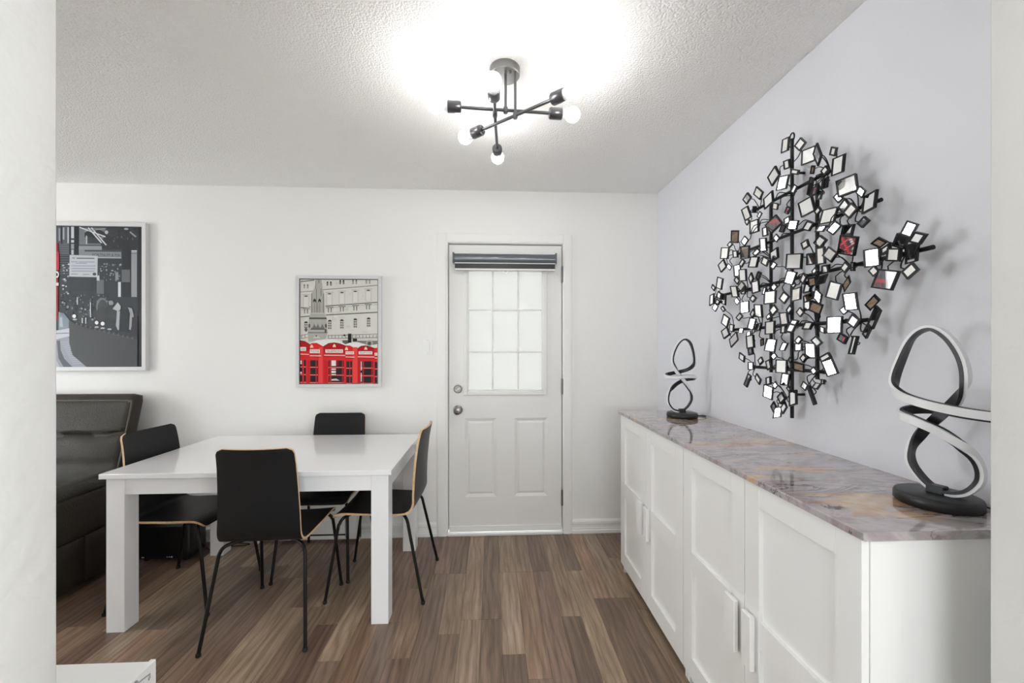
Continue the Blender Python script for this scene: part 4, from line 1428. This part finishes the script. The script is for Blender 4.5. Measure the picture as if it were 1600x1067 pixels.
sp_ = []
for i in range(12):
    t = i / 11
    yy = y1 - .02 - t * .40
    zz = .425 + .006 * sin(i * 1.3)
    sp_.append((x1 + .004, yy, zz))
    leaf(yy, zz, .018, .009, radians(200 + 60 * (-1) ** i)).build('leaf_ornament', M['ornament'], sd)
MB().tube(catmull(sp_, 4), .0018, 6).build('vine_ornament', M['ornament'], sd)
for (x_, y_) in ((x0 + .05, y0 + .05), (x1 - .05, y0 + .05), (x0 + .05, y1 - .05), (x1 - .05, y1 - .05)):
    MB().lathe([(.016, 0), (.020, .03)], (x_, y_, 0), 'Z', 14).build('foot', M['cabinet'], wc)

# ------------------------------------------------------------------ framed prints
class Print:
    """flat coloured shapes, each on its own hair-thin layer of the sheet"""
    def __init__(s, fx, fz):
        s.fx, s.fz = fx, fz
        s.v, s.f, s.c = [], [], []
        s.k = 0

    def poly(s, pts, col, rot=None):
        s.k += 1
        y = -.00001 * s.k
        o = len(s.v)
        s.v += [(s.fx(a), y, s.fz(b_)) for a, b_ in pts]
        s.f.append(tuple(range(o, o + len(pts))))
        s.c.append(col if len(col) == 4 else S(*col))

    def rect(s, x0, y0, x1, y1, col):
        s.poly([(x0, y0), (x1, y0), (x1, y1), (x0, y1)], col)

    def line(s, x0, y0, x1, y1, w, col):
        d_ = math.hypot(x1 - x0, y1 - y0)
        nx, ny = -(y1 - y0) / d_ * w / 2, (x1 - x0) / d_ * w / 2
        s.poly([(x0 + nx, y0 + ny), (x1 + nx, y1 + ny), (x1 - nx, y1 - ny), (x0 - nx, y0 - ny)], col)

    def ell(s, cx, cy, rx, ry, col, a0=0, a1=360, n=18):
        s.poly([(cx + rx * cos(radians(a0 + (a1 - a0) * i / n)), cy + ry * sin(radians(a0 + (a1 - a0) * i / n))) for i in range(n + (a1 - a0 < 360))], col)

    def text(s, body, x0, x1, y0, y1, col):
        cu = bpy.data.curves.new('lettering', 'FONT')
        cu.body = body
        cu.resolution_u = 2
        o = bpy.data.objects.new('lettering', cu)
        COL.objects.link(o)
        bpy.context.view_layer.update()
        me = o.evaluated_get(bpy.context.evaluated_depsgraph_get()).to_mesh()
        vs_ = [v.co.copy() for v in me.vertices]
        fs_ = [tuple(p.vertices) for p in me.polygons]
        bpy.data.objects.remove(o)
        bpy.data.curves.remove(cu)
        ax, bx_ = min(v.x for v in vs_), max(v.x for v in vs_)
        ay, by_ = min(v.y for v in vs_), max(v.y for v in vs_)
        s.k += 1
        y = -.00001 * s.k
        o_ = len(s.v)
        for v in vs_:
            s.v.append((s.fx(x0 + (v.x - ax) / (bx_ - ax) * (x1 - x0)), y, s.fz(y1 - (v.y - ay) / (by_ - ay) * (y1 - y0))))
        for q in fs_:
            s.f.append(tuple(i + o_ for i in q))
            s.c.append(S(*col))

    def build(s, parent, loc):
        me = bpy.data.meshes.new('print')
        me.from_pydata(s.v, [], s.f)
        me.materials.append(M['print'])
        ca = me.color_attributes.new('ink', 'FLOAT_COLOR', 'CORNER')
        for p, c in zip(me.polygons, s.c):
            for li in p.loop_indices:
                ca.data[li].color = c
        o = bpy.data.objects.new('print', me)
        COL.objects.link(o)
        o.parent = parent
        o.location = loc
        return o


def frame(name, cx, zb, W, Hh, label, depth=.033, fw=.022):
    """frame with the bottom centre on the wall at (cx, D, zb)"""
    root = empty(name, (cx, D, zb))
    tag(root, label, 'picture')
    a = W / 2
    for (x0, x1, z0, z1) in ((-a, -a + fw, 0, Hh), (a - fw, a, 0, Hh), (-a + fw, a - fw, 0, fw), (-a + fw, a - fw, Hh - fw, Hh)):
        MB().box(x0, x1, -depth, -.001, z0, z1, ch=.0015).build('frame_bar', M['frame_silver'], root)
    MB().box(-a + fw - .001, a - fw + .001, -depth + .009, -.002, fw - .001, Hh - fw + .001).build('backing', M['frame_inner'], root)
    return root


def ppx(px, Y):      # wall X of a photo column / Z of a row, on the plane of the sheet
    a = (px - 800) / 650
    c, s_ = cos(YAW), sin(YAW)
    return (a * c + s_) * Y / (c - a * s_)


# --- red telephone boxes
FX0, FX1, FZ0, FZ1 = -1.345, -.765, 1.056, 1.827
p2 = frame('framed_picture', (FX0 + FX1) / 2, FZ0, FX1 - FX0, FZ1 - FZ0, 'smaller silver-framed print of red telephone boxes, above the chair behind the table')
W2, H2 = FX1 - FX0, FZ1 - FZ0
a = W2 / 2 - .027
P = Print(lambda x: -a + (x - 178) / (1390 - 178) * 2 * a, lambda y: (H2 - .027) - (y - 155) / (1805 - 155) * (H2 - .054))
P.rect(178, 155, 1390, 1805, (216, 214, 206))
rnd = random.Random(3)
for i in range(60):        # stone courses, faint
    x, y = rnd.uniform(190, 1300), rnd.uniform(165, 1000)
    k = rnd.randint(-9, 9)
    P.rect(x, y, min(1388, x + rnd.uniform(30, 90)), y + rnd.uniform(20, 60), (214 + k, 212 + k, 204 + k))
P.line(185, 192, 400, 165, 16, (118, 116, 110))
for (x0, y0, x1, y1, w_, c) in ((185, 355, 400, 338, 12, 150), (530, 317, 1388, 240, 13, 140), (185, 605, 340, 590, 14, 105), (570, 577, 1388, 512, 15, 108),
                               (185, 750, 340, 736, 15, 100), (580, 718, 1388, 672, 16, 100), (185, 640, 340, 626, 6, 160), (570, 612, 1388, 546, 6, 160)):
    P.line(x0, y0, x1, y1, w_, (c, c - 1, c - 6))
for (x, y, c) in ((270, 255, 128), (630, 210, 58), (830, 185, 52), (1030, 180, 120), (1240, 175, 150)):
    for d_ in (-26, 26):
        P.rect(x + d_ - 13, y - 12, x + d_ + 13, y + 42, (c + 60, c + 60, c + 55) if c < 100 else (165, 163, 156))
        P.ell(x + d_, y - 12, 13, 14, (c, c, c))
for (x, y) in ((270, 420), (635, 380), (830, 360), (1040, 340), (1245, 322)):
    P.rect(x - 62, y - 28, x + 62, y - 20, (165, 163, 156))
    P.rect(x - 52, y - 12, x + 52, y + 180, (203, 201, 193))
    P.rect(x - 34, y + 12, x + 34, y + 172, (221, 219, 212))
    P.ell(x, y, 28, 11, (92, 90, 86))
for (x, y) in ((270, 650), (640, 630), (830, 615), (1040, 600), (1240, 580)):
    P.rect(x - 52, y - 40, x + 58, y - 30, (100, 92, 86))
    for d_ in (-22, 22):
        P.rect(x + d_ - 9, y - 20, x + d_ + 9, y + 46, (138, 136, 130))
        P.rect(x + d_ - 9, y - 22, x + d_ + 9, y - 6, (96, 94, 90))
for (x, y) in ((270, 850), (640, 825), (830, 815), (1040, 800), (1250, 785)):
    P.rect(x - 44, y - 10, x + 44, y + 125, (212, 210, 203))
    P.ell(x, y, 44, 42, (214, 212, 205), 180, 360)
    P.ell(x, y, 30, 30, (66, 64, 62), 180, 360)
    for r_ in range(3):
        P.rect(x - 26, y + 12 + r_ * 38, x - 3, y + 40 + r_ * 38, (112, 110, 107))
        P.rect(x + 3, y + 12 + r_ * 38, x + 26, y + 40 + r_ * 38, (120, 118, 114))
# stone monument
P.poly([(345, 690), (350, 380), (400, 300), (430, 157), (510, 157), (530, 300), (552, 380), (562, 690), (592, 770), (604, 1000), (566, 1140), (306, 1140), (298, 1000), (318, 770)], (176, 174, 166))
for (x, y0, y1, w_) in ((362, 380, 690, 9), (540, 380, 690, 9), (400, 520, 680, 8), (432, 300, 680, 8), (455, 520, 680, 8), (486, 520, 680, 8), (505, 300, 420, 8), (420, 160, 300, 7), (470, 160, 210, 10)):
    P.line(x, y0, x, y1, w_, (104, 102, 97))
for x in (404, 482):
    P.poly([(x - 24, 525), (x - 20, 480), (x, 455), (x + 20, 480), (x + 24, 525), (x, 500)], (48, 47, 46))
P.line(320, 772, 592, 772, 26, (84, 82, 78))
P.line(350, 690, 560, 690, 8, (205, 203, 196))
for x in (395, 450, 520):
    P.poly([(x - 45, 940), (x, 850), (x + 45, 940)], (120, 118, 112))
    P.line(x - 25, 915, x, 862, 6, (190, 188, 181))
P.line(340, 945, 560, 945, 14, (86, 84, 80))
P.line(300, 1000, 604, 1000, 16, (120, 118, 112))
for (x, y) in ((322, 890), (580, 890), (575, 970), (272, 955)):
    P.ell(x, y, 16, 34, (92, 90, 86))
P.poly([(375, 1085), (435, 1035), (495, 1085)], (205, 203, 196))
P.ell(432, 1052, 14, 10, (40, 40, 40))
# railings, street furniture
for (x0, x1) in ((190, 300), (608, 1388)):
    P.line(x0, 1045, x1, 1020, 7, (92, 90, 86))
    P.line(x0, 1092, x1, 1078, 7, (110, 98, 92))
    x = x0 + 10
    while x < x1:
        P.line(x, 1035, x, 1085, 7, (84, 82, 80))
        x += 54
P.rect(925, 1015, 980, 1170, (42, 42, 42))
P.rect(1000, 1092, 1068, 1142, (48, 48, 47))
P.ell(868, 1040, 15, 15, (40, 40, 40))
P.rect(840, 1120, 925, 1180, (96, 100, 92))
P.rect(1070, 1128, 1388, 1190, (128, 122, 114))
P.ell(1262, 1165, 58, 48, (168, 164, 155))
P.ell(1262, 1170, 30, 28, (90, 86, 80))
# white roofs and red boxes
P.poly([(325, 1165), (440, 1120), (560, 1105), (700, 1105), (800, 1130), (880, 1180), (880, 1215), (540, 1235)], (232, 230, 226))
P.poly([(860, 1195), (950, 1160), (1080, 1150), (1190, 1180), (1250, 1215), (1060, 1270)], (232, 231, 227))
P.poly([(1290, 1200), (1388, 1180), (1388, 1250), (1300, 1235)], (226, 224, 220))
RED, DRED, LRED = (214, 42, 47), (176, 24, 34), (232, 72, 70)
P.poly([(180, 1125), (250, 1135), (330, 1188), (360, 1166), (440, 1162), (540, 1218), (620, 1168), (710, 1156), (800, 1172), (890, 1202), (960, 1206), (1060, 1258), (1130, 1212), (1200, 1202), (1280, 1222), (1340, 1242),
        (1388, 1240), (1388, 1803), (180, 1803)], RED)
P.poly([(180, 1125), (250, 1135), (330, 1188), (330, 1290), (180, 1290)], DRED)
P.poly([(540, 1218), (620, 1168), (710, 1156), (800, 1172), (890, 1215), (880, 1330), (560, 1330)], DRED)
P.poly([(1070, 1258), (1130, 1212), (1200, 1202), (1280, 1222), (1335, 1252), (1335, 1350), (1080, 1350)], DRED)
for pts in ([(180, 1128), (250, 1138), (330, 1190)], [(540, 1222), (620, 1172), (710, 1160), (800, 1176), (880, 1212)], [(1065, 1262), (1130, 1216), (1200, 1206), (1280, 1226), (1335, 1250)]):
    for q in range(len(pts) - 1):
        P.line(*pts[q], *pts[q + 1], 10, (88, 10, 18))
for (x0, x1) in ((470, 530), (1000, 1075)):
    P.rect(x0, 1230, x1, 1803, LRED)
for (x0, x1) in ((555, 610), (1082, 1120), (296, 325)):
    P.rect(x0, 1440, x1, 1803, (196, 34, 40))
for (x, y) in ((360, 1215), (712, 1205), (903, 1252), (1206, 1247)):
    P.poly([(x - 26, y + 24), (x - 20, y - 4), (x, y - 28), (x + 20, y - 4), (x + 26, y + 24)], (236, 208, 176))
for (x0, y0, x1, y1, tx) in ((182, 1228, 272, 1288, 'ONE'), (330, 1266, 486, 1324, 'PHONE'), (572, 1266, 848, 1320, 'TELEPHONE'), (888, 1298, 1020, 1344, 'PHONE'), (1093, 1296, 1310, 1344, 'TELEPHONE'), (1345, 1320, 1388, 1365, 'P')):
    P.rect(x0, y0, x1, y1, (238, 228, 220))
    P.text(tx, x0 + 12, x1 - 12, y0 + 12, y1 - 12, (72, 66, 66))
for (x0, y0, x1, y1) in ((184, 1340, 316, 1346), (330, 1366, 505, 1370), (555, 1358, 885, 1364), (890, 1386, 1030, 1390), (1080, 1384, 1340, 1388), (1348, 1402, 1388, 1404)):
    P.line(x0, y0, x1, y1, 15, (240, 196, 186))
    P.line(x0, y0 + 14, x1, y1 + 14, 8, (128, 14, 22))
for (x0, x1, yo) in ((182, 270, 0), (338, 456, 6), (622, 860, 10), (900, 990, 22), (1122, 1318, 22), (1348, 1388, 34)):
    for r_ in range(3):
        y0 = 1432 + yo + r_ * 122
        P.rect(x0, y0, x1, min(1800, y0 + 100), (46, 40, 44))
        P.line(x0, y0 + 110, x1, y0 + 112, 7, (226, 150, 146))
for (x0, x1, yo) in ((216, 238, 0), (424, 436, 6), (640, 652, 10), (660, 668, 10), (835, 846, 10), (950, 962, 22), (1160, 1172, 22), (1296, 1306, 22)):
    P.rect(x0, 1432 + yo, x1, 1800, (206, 48, 52))
for (x0, y0, x1, y1) in ((668, 1442, 738, 1528), (668, 1570, 738, 1592), (668, 1606, 738, 1640), (668, 1656, 738, 1672), (184, 1440, 206, 1500), (1128, 1458, 1142, 1600), (1128, 1640, 1142, 1780), (184, 1620, 206, 1650)):
    P.rect(x0, y0, x1, y1, (236, 226, 220))
P.rect(740, 1442, 780, 1520, (140, 24, 38))
P.poly([(668, 1740), (740, 1730), (800, 1762), (668, 1762)], (214, 206, 196))
P.build(p2, (0, -.0245, 0))

# --- grey street scene
GX0, GX1, GZ0, GZ1 = -3.72, -2.335, 1.174, 2.173
p1 = frame('framed_picture', (GX0 + GX1) / 2, GZ0, GX1 - GX0, GZ1 - GZ0, 'large silver-framed black and white street photograph above the leather sofa', fw=.026)
gc = (GX0 + GX1) / 2
yp = D - .0245
P = Print(lambda px: ppx(px, yp) - gc, lambda py: (543 - py) / 650 * 2.766 + CAM_H - GZ0)
pl = -118.0                     # photo column of the sheet's left edge
K = 8.893
rnd = random.Random(8)


def T(cx, cy):
    return 85 + cx / K, 340 + cy / K


def U(cx, cy):
    return 85 + cx / 8.533, 460 + cy / 8.533


def tr(x0, y0, x1, y1, c, F=T):
    a0, b0 = F(x0, y0)
    a1, b1 = F(x1, y1)
    P.rect(a0, b0, a1, b1, c)


def tl_(x0, y0, x1, y1, w_, c, F=T):
    P.line(*F(x0, y0), *F(x1, y1), w_ / 8.7, c)


def tp(pts, c, F=T):
    P.poly([F(*q) for q in pts], c)


def te(cx, cy, rx, ry, c, F=T):
    x, y = F(cx, cy)
    P.ell(x, y, rx / 8.7, ry / 8.7, c)


P.rect(pl, 351.5, 216, 575, (60, 64, 69))
tr(25, 105, 215, 500, (86, 90, 99))
for (x0, x1, y0, y1, c) in ((58, 80, 130, 310, 148), (115, 140, 120, 290, 160), (180, 202, 115, 340, 188), (232, 272, 108, 270, 196), (232, 272, 295, 330, 205), (232, 272, 350, 420, 150), (235, 268, 430, 500, 180)):
    tr(x0, y0, x1, y1, (c, c + 3, c + 10))
tr(90, 105, 112, 360, (40, 44, 50))
tr(205, 105, 230, 1050, (44, 48, 54))
for i in range(14):
    tr(30, 350 + i * 32, 200, 356 + i * 32, (112, 116, 124))
tr(345, 120, 720, 365, (116, 120, 124))
tr(220 + 200, 190, 500, 250, (50, 54, 58))
tr(460, 250, 640, 340, (62, 66, 70))
tr(440, 230, 455, 350, (190, 193, 196))
tr(340, 360, 640, 376, (70, 74, 78))
tr(340, 376, 660, 430, (146, 149, 153))
tr(340, 430, 930, 545, (132, 135, 140))
tr(420, 430, 930, 455, (72, 76, 80))
x, y = T(530, 480)
x2, y2 = T(915, 520)
P.text('FORTNUM & MA', x, x2, y, y2, (62, 64, 68))
tr(600, 534, 928, 545, (188, 190, 194))
tr(275, 105, 338, 500, (38, 42, 47))
for (cx, cy, rx, ry, c) in ((880, 230, 190, 180, 50), (760, 330, 120, 90, 52), (1040, 330, 120, 160, 52), (560, 200, 130, 60, 48), (1000, 150, 170, 70, 54), (800, 180, 90, 60, 60)):
    te(cx, cy, rx, ry, (c, c + 3, c + 7))
for i in range(34):
    te(rnd.uniform(660, 1130), rnd.uniform(120, 400), rnd.uniform(5, 16), rnd.uniform(5, 16), rnd.choice([(72, 76, 80), (96, 99, 103), (44, 47, 50)]))
te(1000, 130, 30, 14, (170, 172, 176))
tl_(1050, 170, 1135, 240, 22, (150, 153, 158))
te(725, 180, 24, 26, (180, 183, 187))
tl_(350, 115, 712, 245, 15, (214, 216, 220))
tl_(470, 118, 656, 330, 17, (214, 216, 220))
tl_(515, 118, 722, 362, 17, (206, 209, 213))
tl_(420, 170, 700, 130, 8, (170, 173, 178))
tr(600, 548, 930, 1067, (58, 63, 67))
for i in range(46):
    te(rnd.uniform(610, 930), rnd.uniform(620, 860), rnd.uniform(5, 18), rnd.uniform(4, 14), rnd.choice([(120, 124, 128), (86, 90, 94), (156, 160, 165)]))
tr(945, 300, 1050, 1090, (48, 52, 57))
tr(938, 705, 1052, 882, (104, 107, 111))
tr(1072, 430, 1150, 1090, (150, 152, 159))
tr(1072, 430, 1150, 446, (196, 198, 203))
tr(1072, 470, 1150, 484, (120, 123, 128))
tr(208, 820, 585, 1010, (56, 61, 64))
tr(590, 850, 690, 1050, (104, 107, 110))
tr(590, 790, 628, 862, (198, 200, 204))
tr(850, 745, 890, 850, (140, 143, 147))
tr(888, 880, 926, 1090, (212, 215, 218))
for i in range(26):
    te(rnd.uniform(110, 205), rnd.uniform(630, 1060), rnd.uniform(5, 20), rnd.uniform(4, 14), rnd.choice([(150, 154, 162), (196, 200, 206), (100, 104, 112)]))
tp([(215, 505), (605, 515), (600, 815), (210, 810)], (188, 191, 200))
tr(250, 540, 290, 556, (132, 135, 142))
tr(310, 543, 560, 558, (92, 95, 102))
for (x0, x1, y0) in ((235, 330, 596), (340, 560, 596), (300, 455, 616), (240, 575, 652), (240, 570, 690), (240, 560, 726), (235, 330, 768), (400, 490, 772)):
    tr(x0, y0, x1, y0 + 11, (140, 143, 151))
te(560, 772, 26, 20, (70, 74, 80))
# lower half: crowd, railing, kerb
for i in range(120):
    te(rnd.uniform(90, 760), rnd.uniform(0, 340), rnd.uniform(4, 16), rnd.uniform(5, 22), rnd.choice([(42, 45, 48), (78, 82, 86), (118, 121, 125), (150, 153, 157), (58, 61, 64), (96, 99, 102)]), U)
for (x0, y0, y1) in ((305, 30, 130), (370, 310, 380), (418, 305, 385), (480, 100, 300)):
    tr(x0, y0, x0 + 14, y1, (196, 199, 203), U)
te(640, 150, 80, 120, (112, 115, 117), U)
te(650, 190, 72, 130, (72, 75, 78), U)
te(760, 105, 34, 34, (142, 144, 146), U)
te(640, 260, 78, 110, (64, 67, 70), U)
te(760, 250, 90, 120, (60, 63, 66), U)
tp([(780, 185), (850, 95), (890, 150), (885, 200), (850, 215)], (176, 178, 181), U)
tp([(840, 215), (880, 215), (868, 470), (850, 470), (825, 410)], (168, 171, 174), U)
tp([(985, 162), (1040, 178), (1065, 280), (1022, 470), (1000, 462), (1012, 250)], (158, 160, 164), U)
tr(880, 190, 1000, 490, (50, 54, 58), U)
tp([(1040, 300), (1112, 280), (1112, 560), (1030, 500)], (64, 60, 66), U)
tp([(62, 228), (130, 245), (200, 330), (200, 450), (62, 470)], (132, 142, 152), U)
tp([(75, 300), (110, 300), (120, 430), (75, 430)], (172, 180, 190), U)
tp([(26, 480), (205, 448), (205, 560), (26, 600)], (196, 200, 208), U)
tl_(30, 520, 200, 512, 8, (70, 74, 80), U)
tp([(26, 600), (200, 556), (230, 760), (330, 870), (440, 930), (440, 972), (26, 972)], (150, 154, 165), U)
tp([(40, 620), (80, 610), (90, 740), (140, 860), (250, 972), (130, 972), (60, 850)], (92, 96, 104), U)
tp([(26, 860), (80, 972), (26, 972)], (176, 180, 188), U)
for i in range(12):
    tl_(95 + i * 14, 640 + i * 26, 190 + i * 18, 630 + i * 26, 7, (178, 182, 190), U)
tp([(205, 330), (300, 400), (470, 455), (700, 495), (1112, 575), (1112, 974), (440, 974), (250, 810), (205, 650)], (74, 76, 77), U)
for i in range(13):
    te(300 + i * 62, 392 + i * 15.5, 17, 15, (108, 110, 112), U)
tl_(230, 380, 1110, 590, 10, (58, 60, 62), U)
for (x, y, r_) in ((570, 372, 25), (650, 385, 27), (270, 286, 26)):
    te(x, y, r_, r_, (232, 233, 234), U)
for (x, y) in ((570, 432), (650, 446), (740, 460), (280, 330)):
    te(x, y, 30, 12, (176, 178, 180), U)
# red bus at the far left of the sheet
P.rect(pl, 378, 91.5, 500, (150, 30, 42))
P.rect(85, 392, 93, 421, (190, 52, 76))
for i in range(5):
    P.rect(pl + 10 + i * 36, 388, pl + 40 + i * 36, 414, (44, 48, 54))
    P.rect(pl + 10 + i * 36, 440, pl + 40 + i * 36, 470, (50, 54, 60))
P.rect(pl, 421, 91.5, 428, (112, 18, 28))
for x in (-70, 45):
    P.ell(x, 502, 17, 17, (26, 26, 28))
    P.ell(x, 502, 8, 8, (120, 122, 126))
P.ell(89.5, 428, 3.6, 5, (226, 226, 226))
P.ell(89.5, 428, 1.9, 2.8, (70, 60, 66))
P.rect(87, 441, 92.5, 445.5, (222, 222, 222))
P.build(p1, (0, -.0245, 0))
